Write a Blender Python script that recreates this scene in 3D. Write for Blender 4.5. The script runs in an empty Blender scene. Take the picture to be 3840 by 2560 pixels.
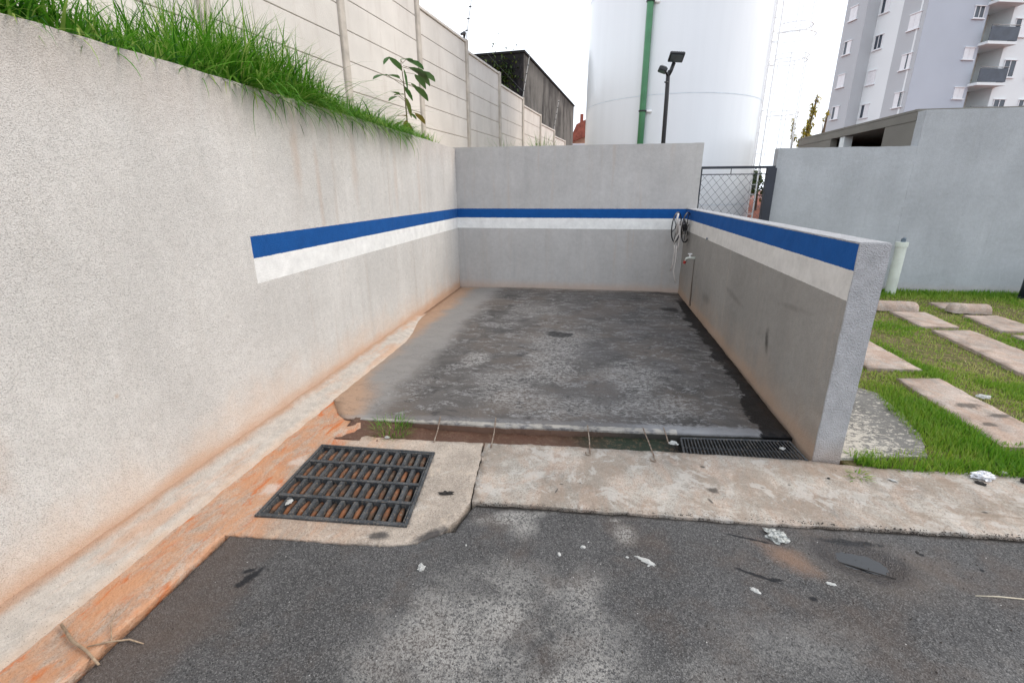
import bpy, bmesh, math, random
import numpy as np
from mathutils import Vector, Matrix, noise as mnoise
from mathutils.geometry import delaunay_2d_cdt

# ------------------------------------------------------------------ camera, sky, sun, exposure
S = bpy.context.scene
C = bpy.data.collections.new("scene"); S.collection.children.link(C)
cam = bpy.data.objects.new("camera", bpy.data.cameras.new("camera")); C.objects.link(cam)
cam.data.sensor_width = 36; cam.data.lens = 16.434; cam.data.clip_start = .05; cam.data.clip_end = 3000
_r = Vector((0.9863572, 0.16456346, -0.00428218)); _u = Vector((-0.04655906, 0.30382648, 0.95158905)); _f = Vector((-0.15789782, 0.93840734, -0.30734336))
cam.matrix_world = Matrix(((_r.x, _u.x, -_f.x, 0), (_r.y, _u.y, -_f.y, 0), (_r.z, _u.z, -_f.z, 1.5), (0, 0, 0, 1)))
S.camera = cam

SUN_DIR = Vector((0.86, 0.20, 0.62)).normalized()
sun = bpy.data.objects.new("sun", bpy.data.lights.new("sun", 'SUN')); C.objects.link(sun)
sun.data.energy = 1.35; sun.data.angle = math.radians(28); sun.data.color = (1, .88, .74)
sun.rotation_euler = SUN_DIR.to_track_quat('Z', 'Y').to_euler()
W = bpy.data.worlds.new("World"); S.world = W; W.use_nodes = True
nt = W.node_tree; nt.nodes.clear()
wo = nt.nodes.new('ShaderNodeOutputWorld'); wb = nt.nodes.new('ShaderNodeBackground'); sk = nt.nodes.new('ShaderNodeTexSky')
sk.sky_type = 'NISHITA'; sk.sun_disc = False
sk.sun_elevation = math.asin(SUN_DIR.z); sk.sun_rotation = math.atan2(SUN_DIR.x, SUN_DIR.y)
cl = nt.nodes.new('ShaderNodeMix'); cl.data_type = 'RGBA'
# thin bright overcast over the clear sky
tc = nt.nodes.new('ShaderNodeTexCoord'); sp = nt.nodes.new('ShaderNodeSeparateXYZ'); nt.links.new(tc.outputs['Generated'], sp.inputs[0])
mr = nt.nodes.new('ShaderNodeMapRange'); mr.inputs[1].default_value = 0; mr.inputs[2].default_value = .9; mr.inputs[3].default_value = 1; mr.inputs[4].default_value = .74
nt.links.new(sp.outputs['Z'], mr.inputs[0]); nt.links.new(mr.outputs[0], cl.inputs[0])
nt.links.new(sk.outputs[0], cl.inputs[6]); cl.inputs[7].default_value = (11.2, 11.9, 12.9, 1)
nt.links.new(cl.outputs[2], wb.inputs[0]); wb.inputs[1].default_value = .1; nt.links.new(wb.outputs[0], wo.inputs[0])
S.view_settings.view_transform = 'Standard'; S.view_settings.look = 'None'; S.view_settings.gamma = 1
S.view_settings.exposure = 0.49
S.cycles.max_bounces = 6; S.cycles.diffuse_bounces = 4

# ------------------------------------------------------------------ helpers
rnd = random.Random(7); RNG = np.random.default_rng(11)
def srgb(r, g, b):
    f = lambda c: (c/255/12.92) if c/255 <= .04045 else ((c/255+.055)/1.055)**2.4
    return (f(r), f(g), f(b), 1)

class Mat:
    def __init__(s, name):
        s.m = bpy.data.materials.new(name); s.m.use_nodes = True; s.nt = s.m.node_tree
        s.b = s.nt.nodes['Principled BSDF']
        g = s.nt.nodes.new('ShaderNodeNewGeometry'); s.pos = g.outputs['Position']; s.nrm = g.outputs['Normal']
        x = s.nt.nodes.new('ShaderNodeSeparateXYZ'); s.nt.links.new(s.pos, x.inputs[0]); s.x, s.y, s.z = x.outputs
    def _set(s, sock, v):
        if hasattr(v, 'node'): s.nt.links.new(v, sock)
        else:
            if isinstance(v, (tuple, list)) and len(sock.default_value) == 3 and len(v) == 4: v = v[:3]
            sock.default_value = v
    def node(s, t, ins={}, **p):
        n = s.nt.nodes.new(t)
        for k, v in p.items(): setattr(n, k, v)
        for k, v in ins.items(): s._set(n.inputs[k], v)
        return n
    def scaled(s, sx, sy, sz): return s.node('ShaderNodeVectorMath', {0: s.pos, 1: (sx, sy, sz)}, operation='MULTIPLY').outputs[0]
    def noise(s, sc, detail=4, rough=.55, vec=None, dist=0): return s.node('ShaderNodeTexNoise', {'Vector': vec or s.pos, 'Scale': sc, 'Detail': detail, 'Roughness': rough, 'Distortion': dist}).outputs[0]
    def vor(s, sc, vec=None, out='Distance', feature='F1', rand=1): return s.node('ShaderNodeTexVoronoi', {'Vector': vec or s.pos, 'Scale': sc, 'Randomness': rand}, feature=feature).outputs[out]
    def m_(s, op, a, b=0.0, c=0.0, clamp=False): 
        n = s.node('ShaderNodeMath', {0: a, 1: b, 2: c}, operation=op); n.use_clamp = clamp; return n.outputs[0]
    def ss(s, v, lo, hi, a=0.0, b=1.0): return s.node('ShaderNodeMapRange', {0: v, 1: lo, 2: hi, 3: a, 4: b}, interpolation_type='SMOOTHSTEP').outputs[0]
    def mix(s, f, a, b, mode='MIX'): return s.node('ShaderNodeMix', {0: f, 6: a, 7: b}, data_type='RGBA', blend_type=mode).outputs[2]
    def mul(s, *a):
        r = a[0]
        for q in a[1:]: r = s.m_('MULTIPLY', r, q)
        return r
    def gray(s, f, lo, hi, v0=0.0, v1=1.0):
        "scalar map to a grey colour multiplier"
        v = s.node('ShaderNodeMapRange', {0: f, 1: v0, 2: v1, 3: lo, 4: hi}).outputs[0]
        return s.node('ShaderNodeCombineXYZ', {0: v, 1: v, 2: v}).outputs[0]
    def blob(s, cx, cy, rx, ry, rot=0, wob=.5, nsc=14, soft=.35, zc=None):
        c, n = math.cos(rot), math.sin(rot)
        X, Y = (s.x, s.y)
        dx = s.m_('SUBTRACT', X, cx); dy = s.m_('SUBTRACT', Y, cy)
        u = s.m_('DIVIDE', s.m_('ADD', s.m_('MULTIPLY', dx, c), s.m_('MULTIPLY', dy, n)), rx)
        v = s.m_('DIVIDE', s.m_('SUBTRACT', s.m_('MULTIPLY', dy, c), s.m_('MULTIPLY', dx, n)), ry)
        d = s.m_('SQRT', s.m_('ADD', s.m_('MULTIPLY', u, u), s.m_('MULTIPLY', v, v)))
        w = s.m_('MULTIPLY', s.m_('SUBTRACT', s.noise(nsc, 5, .65), .5), wob*2)
        return s.ss(s.m_('ADD', d, w), 1+soft/2, 1-soft, 0.0, 1.0)
    def bump(s, h, dist=.004, strength=1, normal=None):
        ins = {'Height': h, 'Distance': dist, 'Strength': strength}
        if normal: ins['Normal'] = normal
        return s.node('ShaderNodeBump', ins).outputs[0]
    def out(s, col=None, rough=.8, normal=None, metal=0, spec=None, **k):
        if col is not None: s._set(s.b.inputs['Base Color'], col)
        s._set(s.b.inputs['Roughness'], rough); s._set(s.b.inputs['Metallic'], metal)
        if spec is not None: s._set(s.b.inputs['Specular IOR Level'], spec)
        if normal: s._set(s.b.inputs['Normal'], normal)
        for a, v in k.items(): s._set(s.b.inputs[a.replace('_', ' ')], v)
        return s.m

def simple(name, col, rough=.6, metal=0, var=.15, nsc=6, bump=0, bsc=60, spec=None):
    m = Mat(name); c = m.mix(1, col, m.gray(m.noise(nsc, 5), 1-var, 1+var, .3, .7), 'MULTIPLY')
    nn = m.bump(m.noise(bsc, 4), bump) if bump else None
    return m.out(c, rough, nn, metal, spec)

# ---- materials
BLUE = srgb(20, 82, 150); WHITE = (.86, .86, .84, 1); ORANGE = (.62, .33, .18, 1)
def render_mat(name, base, stripes=False, white=WHITE, near_clean=False, y0=None, x1=None, base_stain=.6, streak=.4, stain_h=.35, grain=1.0, streak_col=(.50, .40, .32, 1), topdirt=None, fine=150):
    m = Mat(name)
    col = m.mix(1, base, m.gray(m.noise(1.3, 6, .6), .90, 1.08, .3, .7), 'MULTIPLY')
    col = m.mix(1, col, m.gray(m.noise(1, 6, .6, m.scaled(2.6, 2.6, .6)), .955, 1.045, .35, .65), 'MULTIPLY')
    col = m.mix(1, col, m.gray(m.noise(22, 6, .7), .93, 1.06, .3, .7), 'MULTIPLY')
    # rain streaks (stretched noise) and the earth line splashed along the foot
    st = m.noise(1, 5, .6, m.scaled(9, 9, .55)); st2 = m.noise(1, 4, .6, m.scaled(30, 30, 1.2))
    sm = m.m_('MULTIPLY', m.ss(st, .50, .72), m.ss(st2, .35, .7))
    if near_clean: sm = m.m_('MULTIPLY', sm, m.ss(m.y, 1.8, 3.6, .15, 1.0))
    col = m.mix(m.m_('MULTIPLY', sm, streak), col, m.mix(.5, col, streak_col))
    gr = m.m_('MULTIPLY', m.ss(m.noise(1, 5, .6, m.scaled(14, 14, .8)), .5, .75), streak*.18)
    if near_clean: gr = m.m_('MULTIPLY', gr, m.ss(m.y, 1.8, 3.6, .1, 1.0))
    col = m.mix(gr, col, m.mix(1, col, (.62, .63, .64, 1), 'MULTIPLY'))
    n1 = m.noise(fine, 3, .6); v = m.vor(fine*.9)
    pit = m.ss(n1, .50, .38); col = m.mix(m.m_('MULTIPLY', pit, min(.8, .5*grain)), col, m.mix(1, col, (.58, .58, .58, 1), 'MULTIPLY'))
    if stripes:
        zz = m.m_('ADD', m.z, m.m_('MULTIPLY', m.m_('SUBTRACT', m.noise(34, 5, .75), .5), .011))
        inb = m.m_('GREATER_THAN', zz, 1.098); inw = m.m_('GREATER_THAN', zz, .940); top = m.m_('LESS_THAN', zz, 1.234)
        ok = top
        if y0 is not None:
            yy = m.m_('ADD', m.y, m.m_('MULTIPLY', m.m_('SUBTRACT', m.noise(60, 3, .7), .5), .006)); ok = m.m_('MULTIPLY', ok, m.m_('GREATER_THAN', yy, y0))
        if x1 is not None: ok = m.m_('MULTIPLY', ok, m.m_('LESS_THAN', m.x, x1))
        # only on the faces that look into the bay
        nx = m.node('ShaderNodeSeparateXYZ', {0: m.nrm}).outputs
        if stripes == 'yneg': ok = m.m_('MULTIPLY', ok, m.m_('LESS_THAN', nx[1], -.5))
        if stripes == 'xneg': ok = m.m_('MULTIPLY', ok, m.m_('LESS_THAN', nx[0], -.5))
        wear = m.gray(m.noise(9, 6, .7), .86, 1.08, .3, .7)
        col = m.mix(m.m_('MULTIPLY', ok, inw), col, m.mix(1, white, wear, 'MULTIPLY'))
        col = m.mix(m.m_('MULTIPLY', ok, inb), col, m.mix(1, BLUE, wear, 'MULTIPLY'))
    h = m.m_('ADD', m.z, m.m_('MULTIPLY', m.m_('SUBTRACT', m.noise(3.5, 6, .65), .5), stain_h*1.5))
    low = m.ss(h, stain_h, 0.0)
    if name.startswith('side'):      # a dark patch and fainter dark marks on the bay side
        sx_, sy_ = m.x, m.y; m.x, m.y = m.y, m.z
        for cy, cz, ry, rz, rot, k in [(3.62, .42, .035, .10, -.35, .8), (4.6, .55, .3, .03, .1, .25), (3.3, .75, .25, .02, -.1, .2), (5.6, .30, .2, .06, 0, .3)]:
            col = m.mix(m.mul(m.blob(cy, cz, ry, rz, rot, .9, 16, .8), k), col, (.06, .052, .045, 1))
        m.x, m.y = sx_, sy_
    if name.startswith('left'):
        sx_, sy_ = m.x, m.y; m.x, m.y = m.y, m.z
        for cy, cz, ry, rz, rot, k in [(3.25, 1.75, .05, .28, 0, .35), (3.5, 1.45, .03, .5, 0, .3), (4.1, 1.7, .06, .3, 0, .25), (5.0, 1.6, .05, .4, 0, .25), (1.15, .9, .05, .5, 0, .35), (1.62, .62, .012, .012, 0, .6), (5.7, 1.5, .05, .45, 0, .25)]:
            col = m.mix(m.mul(m.blob(cy, cz, ry, rz, rot, .9, 9, 1.0), m.m_('MAXIMUM', m.m_('GREATER_THAN', m.z, 1.24), m.m_('LESS_THAN', sy_, 2.6)), k), col, (.50, .35, .25, 1))
        m.x, m.y = sx_, sy_
    col = m.mix(m.m_('MULTIPLY', low, base_stain*.45), col, (.66, .42, .26, 1))
    h2 = m.m_('ADD', m.z, m.m_('MULTIPLY', m.m_('SUBTRACT', m.noise(1, 6, .65, m.scaled(3, 3, 9)), .5), .16))
    col = m.mix(m.m_('MULTIPLY', m.ss(h2, .15, .03), base_stain*.85), col, (.56, .33, .20, 1))
    if topdirt:
        t = m.m_('ADD', m.z, m.m_('MULTIPLY', m.m_('SUBTRACT', m.noise(1, 6, .6, m.scaled(6, 6, 1.2)), .5), .5))
        col = m.mix(m.mul(m.ss(t, topdirt-.40, topdirt+.02), .28), col, (.42, .33, .27, 1))
    hh = m.m_('ADD', n1, m.m_('MULTIPLY', v, .5))
    nb = m.bump(m.noise(7, 4), .012, .6); nb = m.bump(hh, .0036*grain, 1, nb)
    return m.out(col, .92, nb, spec=.25)

PAINT = (.50, .49, .475, 1)
M_left = render_mat('left_wall_render', (.655, .635, .605, 1), True, fine=215, near_clean=True, y0=2.65, base_stain=.8, streak=.75, stain_h=.42, topdirt=2.10, grain=1.5)
M_back = render_mat('back_wall_render', (.50, .488, .475, 1), 'yneg', x1=1.34, base_stain=.30, streak=.9, stain_h=.16, grain=.5)
M_side = render_mat('side_wall_render', (.31, .292, .268, 1), 'xneg', white=(.68, .65, .61, 1), base_stain=.42, streak=.5, stain_h=.42, grain=.6)  # base and white stripe darkened to stand for shade on the bay face
M_build = render_mat('building_render', (.435, .455, .475, 1), False, base_stain=.1, streak=.7, stain_h=.15, grain=.7, streak_col=(.34, .35, .34, 1))

def fillet_mat():
    m = Mat('fillet_mortar')
    c = m.mix(1, (.57, .52, .465, 1), m.gray(m.noise(18, 6, .7), .8, 1.15, .3, .7), 'MULTIPLY')
    o = m.m_('MULTIPLY', m.ss(m.noise(1, 6, .65, m.scaled(7, 1.6, 7)), .47, .66), .5); c = m.mix(o, c, ORANGE)
    x = m.m_('ADD', m.x, m.m_('MULTIPLY', m.m_('SUBTRACT', m.noise(8, 5), .5), .09))
    c = m.mix(m.m_('MULTIPLY', m.ss(x, -2.02, -2.08), .75), c, (.50, .30, .19, 1))
    c = m.mix(m.m_('MULTIPLY', m.ss(x, -1.93, -1.84), .45), c, (.62, .42, .28, 1))
    sp_ = m.ss(m.noise(230, 2), .36, .30); c = m.mix(m.m_('MULTIPLY', sp_, .8), c, (.08, .06, .05, 1))
    return m.out(c, .95, m.bump(m.m_('ADD', m.noise(90, 5, .7), m.noise(14, 4)), .01), spec=.2)
M_fillet = fillet_mat()

def asphalt_mat():
    m = Mat('asphalt')
    agg = m.vor(235, out='Color'); a = m.node('ShaderNodeSeparateXYZ', {0: agg}).outputs[0]
    dark = (.074, .072, .072, 1)
    c = m.mix(1, dark, m.gray(m.noise(2.2, 6, .65), .75, 1.35, .3, .7), 'MULTIPLY')
    c = m.mix(m.ss(a, .55, 1.0, 0.0, .75), c, (.20, .195, .19, 1))
    c = m.mix(m.ss(a, .22, .0, 0.0, .8), c, (.020, .020, .020, 1))
    # brown clay dust near the gutter and in patches
    br = m.m_('MULTIPLY', m.ss(m.noise(3.1, 5, .6), .46, .68), .45)
    c = m.mix(br, c, (.115, .085, .068, 1))
    lf = m.mul(m.ss(m.m_('ADD', m.x, m.m_('MULTIPLY', m.noise(4, 5), .35)), -1.05, -1.35), .45)
    c = m.mix(lf, c, (.13, .09, .07, 1))
    # light worn cement dust in the middle
    grit = m.ss(m.noise(110, 4, .75), .40, .56)
    for cx, cy, rx, ry, rot, k in [(-.40, 1.18, .24, .30, .4, .75), (-.25, 1.33, .12, .14, 0, .7), (-.22, 1.50, .16, .10, 0, .5), (.02, 1.45, .09, .16, -.3, .65), (.06, 1.12, .14, .26, -.2, .75), (-.05, 1.02, .2, .12, 0, .5), (-.31, 1.88, .17, .050, .35, .95), (-.25, 1.80, .07, .07, 0, .8),
                                   (-.62, 1.08, .18, .2, 0, .35), (.22, 1.83, .055, .06, .3, .8), (.17, 1.92, .03, .015, 0, .7), (.75, 1.35, .3, .12, .2, .28), (1.6, 1.35, .4, .12, 0, .22), (.45, 1.16, .15, .1, 0, .3)]:
        c = m.mix(m.mul(m.blob(cx, cy, rx, ry, rot, 1.0, 8, 1.0), grit, k), c, (.40, .385, .36, 1))
    # clay washed out beside the puddle
    c = m.mix(m.mul(m.blob(.90, 1.79, .13, .065, -.75, .8, 10, .9), .7), c, (.27, .165, .11, 1))
    c = m.mix(m.mul(m.blob(1.22, 1.81, .30, .19, -.15, .3, 9, .9), .28), c, (.24, .19, .15, 1))
    wet = m.blob(1.20, 1.835, .215, .140, -.25, .22, 11, .30)
    c = m.mix(m.m_('MULTIPLY', wet, .9), c, m.mix(1, c, (.38, .38, .41, 1), 'MULTIPLY'))
    damp = m.blob(2.2, 1.3, .5, .45, 0, .6, 4, .8)
    c = m.mix(m.m_('MULTIPLY', damp, .4), c, m.mix(1, c, (.5, .52, .58, 1), 'MULTIPLY'))
    # oil marks and black scrapes
    for cx, cy, rx, ry, rot in [(-1.32, 1.33, .020, .075, -.35), (-1.35, 1.36, .03, .012, .5), (.76, 1.895, .125, .007, -.20), (.74, 1.67, .10, .009, -.35), (.80, 1.66, .035, .012, -.1), (.91, 1.585, .016, .012, 0), (1.20, 1.945, .15, .018, -.02), (1.47, 1.91, .012, .010, 0), (1.66, 1.85, .01, .008, 0)]:
        c = m.mix(m.mul(m.blob(cx, cy, rx, ry, rot, 1.0, 45, .5), .92), c, (.010, .011, .014, 1))
    # moss and grit in the seam along the concrete strip
    line = m.m_('SUBTRACT', m.y, m.m_('ADD', m.m_('MULTIPLY', m.x, .058), 1.972))
    line = m.m_('ADD', line, m.m_('MULTIPLY', m.m_('SUBTRACT', m.noise(16, 5, .7), .5), .05))
    c = m.mix(m.mul(m.ss(line, -.045, -.008), m.m_('GREATER_THAN', m.x, -.55), .9), c, (.018, .014, .011, 1))
    wh = m.m_('LESS_THAN', m.vor(24, rand=1), .055); keep = m.ss(m.noise(5, 3), .52, .56)
    c = m.mix(m.mul(wh, keep, .9), c, (.62, .6, .57, 1))
    h = m.m_('ADD', m.vor(200), m.m_('MULTIPLY', m.noise(260, 3), .5))
    nb = m.bump(m.noise(24, 5, .7), .008, .8); nb = m.bump(h, .0045, 1, nb)
    r = m.m_('SUBTRACT', .86, m.m_('MULTIPLY', wet, .62))
    return m.out(c, r, nb, spec=.35)
M_asph = asphalt_mat()

def concrete_mat(name, base, orange=0.0, orange_x=None, spots=.6, dirt=.5):
    m = Mat(name)
    c = m.mix(1, base, m.gray(m.noise(2.6, 7, .62), .66, 1.28, .3, .7), 'MULTIPLY')
    c = m.mix(1, c, m.gray(m.noise(34, 5, .7), .84, 1.12, .3, .7), 'MULTIPLY')
    c = m.mix(m.mul(m.ss(m.noise(5, 6, .7), .52, .70), dirt), c, (.27, .23, .19, 1))
    c = m.mix(m.mul(m.ss(m.noise(7, 6, .75, dist=.6), .55, .66), .55), c, (.58, .53, .47, 1))
    c = m.mix(m.mul(m.ss(m.noise(130, 4, .75), .47, .40), spots), c, (.13, .11, .09, 1))
    c = m.mix(m.mul(m.ss(m.noise(38, 6, .8), .40, .34), spots), c, (.10, .085, .07, 1))
    c = m.mix(m.mul(m.ss(m.noise(95, 4, .7), .55, .68), .5), c, (.62, .58, .52, 1))
    c = m.mix(m.mul(m.ss(m.noise(1, 6, .7, m.scaled(3, 16, 3)), .55, .68), .35), c, (.25, .20, .16, 1))
    if orange:
        o = m.ss(m.noise(1, 7, .68, m.scaled(9, 4, 9), .8), .36, .66)
        if orange_x:
            xx = m.m_('ADD', m.x, m.m_('MULTIPLY', m.m_('SUBTRACT', m.noise(5, 5), .5), .35))
            o = m.m_('MULTIPLY', m.m_('ADD', o, .25), m.ss(xx, orange_x[1], orange_x[0]))
            c = m.mix(m.mul(m.ss(xx, -1.45, -1.62), m.ss(m.noise(1, 7, .72, m.scaled(8, 3.2, 8), .7), .45, .58), .6), c, (.56, .235, .10, 1))
            c = m.mix(m.mul(m.ss(m.noise(1, 7, .75, m.scaled(20, 9, 8), .5), .55, .64), .55), c, (.58, .48, .38, 1))
        c = m.mix(m.m_('MULTIPLY', o, orange), c, (.58, .29, .15, 1))
        o2 = m.mul(m.ss(m.noise(1, 7, .7, m.scaled(13, 4, 9), .8), .52, .66), m.ss(m.x, -1.30, -1.60), .9)
        c = m.mix(o2, c, (.56, .17, .055, 1))
    h = m.m_('ADD', m.noise(120, 5, .7), m.m_('MULTIPLY', m.vor(70), .4))
    return m, c, m.bump(h, .005, 1, m.bump(m.noise(14, 5, .7), .012))
m, c, nb = concrete_mat('apron_concrete', (.47, .40, .335, 1), .62, (-1.6, -.8))
for cx, cy, rx, ry, rot, kk in [(-.90, 1.635, .055, .03, .2, .85), (-.685, 1.985, .035, .010, .2, .8), (-.66, 1.68, .10, .035, .75, .9), (-1.37, 2.0, .03, .01, 0, .6)]:
    c = m.mix(m.mul(m.blob(cx, cy, rx, ry, rot, .6, 30, .6), kk), c, (.045, .043, .045, 1))
for cx, cy, rx, ry in [(-1.63, 2.15, .05, .06), (-1.62, 1.88, .05, .05)]:
    c = m.mix(m.mul(m.blob(cx, cy, rx, ry, .3, .9, 20, .6), .6), c, (.66, .60, .54, 1))
M_apron = m.out(c, .93, nb, spec=.25)
m, c, nb = concrete_mat('strip_concrete', (.42, .385, .34, 1), .20, None)
c = m.mix(m.mul(m.ss(m.noise(3.4, 7, .7, dist=.6), .47, .58), .5), c, (.25, .20, .155, 1))
c = m.mix(m.mul(m.ss(m.noise(5.5, 7, .75, dist=.4), .53, .60), .55), c, (.56, .53, .49, 1))
for cx, cy, rx, ry, rot in [(.68, 2.45, .014, .012, 0), (.69, 2.235, .030, .028, .6), (.655, 2.14, .008, .022, .4), (-.12, 2.10, .004, .030, -.3), (-.10, 2.16, .012, .005, 0), (.0, 2.19, .006, .006, 0), (1.95, 2.26, .015, .008, 0), (1.1, 2.35, .008, .006, 0), (.95, 2.3, .01, .005, 0)]:
    c = m.mix(m.mul(m.blob(cx, cy, rx, ry, rot, .6, 40, .5), .85), c, (.07, .062, .055, 1))
c = m.mix(m.mul(m.blob(1.25, 2.5, .22, .09, .1, .8, 8, .9), .5), c, (.26, .20, .15, 1))
c = m.mix(m.mul(m.ss(m.noise(1, 6, .65, m.scaled(2.2, 12, 2)), .52, .66), m.ss(m.x, 1.2, 1.7), .55), c, (.26, .20, .145, 1))
M_strip = m.out(c, .93, nb, spec=.25)
m, c, nb = concrete_mat('slab_concrete', (.46, .39, .34, 1), .25, None, dirt=.35)
c = m.mix(m.mul(m.ss(m.noise(4, 7, .75, dist=.5), .52, .64), .5), c, (.20, .165, .13, 1))
for cx, cy, rx, ry in [(2.72, 3.55, .10, .05), (2.80, 3.40, .09, .03), (2.65, 3.25, .05, .03)]: c = m.mix(m.mul(m.blob(cx, cy, rx, ry, .2, 1.1, 30, .5), .8), c, (.09, .08, .07, 1))
M_slab = m.out(c, .93, nb, spec=.25)
def pad_mat():
    m = Mat('weathered_pad'); c = m.mix(1, (.17, .165, .155, 1), m.gray(m.noise(6, 6), .8, 1.3, .3, .7), 'MULTIPLY')
    v = m.noise(1, 7, .78, m.scaled(26, 40, 20), .7); e = m.ss(m.x, 2.1, 1.5, .0, .13)
    c = m.mix(m.mul(m.ss(m.m_('ADD', v, e), .55, .60), .95), c, (.56, .52, .45, 1))
    return m.out(c, .95, m.bump(m.noise(80, 5, .7), .006), spec=.2)
M_pad = pad_mat()

def bay_mat():
    m = Mat('bay_floor_concrete')
    c = m.mix(1, (.080, .073, .068, 1), m.gray(m.noise(2.2, 8, .68, dist=.5), .5, 1.7, .3, .7), 'MULTIPLY')
    c = m.mix(m.mul(m.ss(m.noise(1.3, 6, .6, dist=.4), .45, .62), .6), c, (.135, .108, .088, 1))
    # blue-grey laitance flaking through, streaked across the slab
    fl = m.noise(1, 8, .74, m.scaled(5, 9, 5), .9); fine = m.noise(1, 5, .75, m.scaled(38, 60, 30))
    lm_ = m.m_('MULTIPLY', m.ss(fl, .50, .56), m.ss(fine, .46, .53))
    c = m.mix(m.m_('MULTIPLY', lm_, .8), c, (.30, .29, .285, 1))
    sc_ = m.ss(m.noise(1, 6, .8, m.scaled(60, 110, 50)), .56, .66); c = m.mix(m.mul(sc_, m.ss(m.noise(2.4, 5), .42, .6), .5), c, (.26, .25, .24, 1))
    dk = m.ss(m.noise(1, 7, .7, m.scaled(4, 7, 4), .8), .56, .66); c = m.mix(m.m_('MULTIPLY', dk, .75), c, (.030, .028, .028, 1))
    for cx, cy, rx, ry, k in [(-1.03, 3.95, .13, .2, .9), (-.30, 4.6, .32, .5, .6), (-.3, 3.9, .25, .4, .7), (-.62, 3.4, .35, .3, .55), (.40, 3.75, .35, .35, .65), (-.2, 3.1, .5, .18, .5), (-.66, 5.9, .3, .35, .35), (.55, 3.2, .35, .2, .55)]:
        c = m.mix(m.mul(m.blob(cx, cy, rx, ry, 0, 1.1, 4, .5), m.ss(fine, .46, .54), min(1, k*1.25)), c, (.33, .315, .30, 1))
    # pale dusty margin by the left wall and behind
    e = m.m_('ADD', m.x, m.m_('MULTIPLY', m.m_('SUBTRACT', m.noise(2.2, 6, .6), .5), .5))
    c = m.mix(m.mul(m.ss(e, -1.28, -1.55), .80), c, (.30, .285, .27, 1))
    o = m.m_('SUBTRACT', m.m_('ADD', m.x, m.m_('MULTIPLY', m.m_('SUBTRACT', m.noise(3, 6, .65), .5), .34)), m.ss(m.y, 3.7, 2.75, 0.0, .28))
    c = m.mix(m.mul(m.ss(o, -1.72, -1.95), .75), c, (.45, .27, .16, 1))
    yy = m.m_('ADD', m.y, m.m_('MULTIPLY', m.m_('SUBTRACT', m.noise(3, 6), .5), .3))
    c = m.mix(m.mul(m.ss(yy, 7.15, 7.38), .6), c, (.42, .36, .30, 1))
    fr = m.m_('SUBTRACT', m.y, m.m_('ADD', m.m_('MULTIPLY', m.x, .075), 2.80)); frn = m.m_('ADD', fr, m.m_('MULTIPLY', m.m_('SUBTRACT', m.noise(18, 6, .7), .5), .10))
    c = m.mix(m.mul(m.ss(frn, .09, .05), m.ss(m.x, .1, .6, .25, .8)), c, (.30, .30, .31, 1))
    c = m.mix(m.mul(m.ss(m.m_('ADD', fr, m.m_('MULTIPLY', m.noise(30, 4), .02)), .028, .018), m.m_('LESS_THAN', m.x, .6), m.ss(m.noise(14, 5), .35, .55), .7), c, (.50, .46, .40, 1))
    c = m.mix(m.mul(m.ss(m.m_('ADD', m.z, m.m_('MULTIPLY', m.m_('SUBTRACT', m.noise(40, 4), .5), .01)), .006, .0), m.ss(fr, .02, .01)), c, m.mix(m.ss(m.x, -.2, .4), (.17, .10, .07, 1), (.05, .048, .042, 1)))
    # standing wet along the side wall
    sh = m.m_('ADD', m.x, m.m_('MULTIPLY', m.m_('SUBTRACT', m.noise(1, 9, .72, m.scaled(3.1, 2.2, 3), 1.6), .5), .5))
    wl = m.m_('SUBTRACT', sh, m.ss(m.y, 2.9, 4.2, 1.12, 1.17))
    wet = m.ss(wl, .0, .03)
    wm = m.m_('MULTIPLY', wet, m.ss(m.y, 6.95, 6.7))
    for cx, cy, rx, ry in [(-.30, 4.85, .16, .10), (1.05, 6.2, .13, .12), (-.15, 7.15, .1, .03), (1.1, 7.2, .3, .05)]:
        wm = m.m_('MAXIMUM', wm, m.m_('MULTIPLY', m.blob(cx, cy, rx, ry, 0, .9, 9, .3), .85))
    c = m.mix(m.m_('MULTIPLY', wm, .94), c, (.008, .008, .009, 1))
    damp = m.mul(m.ss(m.noise(1.1, 5), .44, .6), m.ss(m.x, -.6, .3), .45)
    c = m.mix(damp, c, m.mix(1, c, (.55, .56, .60, 1), 'MULTIPLY'))
    sp_ = m.m_('LESS_THAN', m.vor(9), .035); c = m.mix(m.mul(sp_, m.ss(m.noise(2, 2), .5, .55), .9), c, (.015, .013, .012, 1))
    r = m.m_('SUBTRACT', m.m_('SUBTRACT', .62, m.m_('MULTIPLY', damp, .35)), m.m_('MULTIPLY', wm, .1))
    h = m.m_('ADD', m.noise(60, 6, .75), m.m_('MULTIPLY', lm_, .5))
    bs = m.m_('SUBTRACT', 1.0, m.m_('MULTIPLY', wm, .7))
    return m.out(c, r, m.node('ShaderNodeBump', {'Height': h, 'Distance': .004, 'Strength': bs}).outputs[0], spec=m.m_('SUBTRACT', .4, m.m_('MULTIPLY', wm, .25)))
M_bay = bay_mat()

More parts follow.
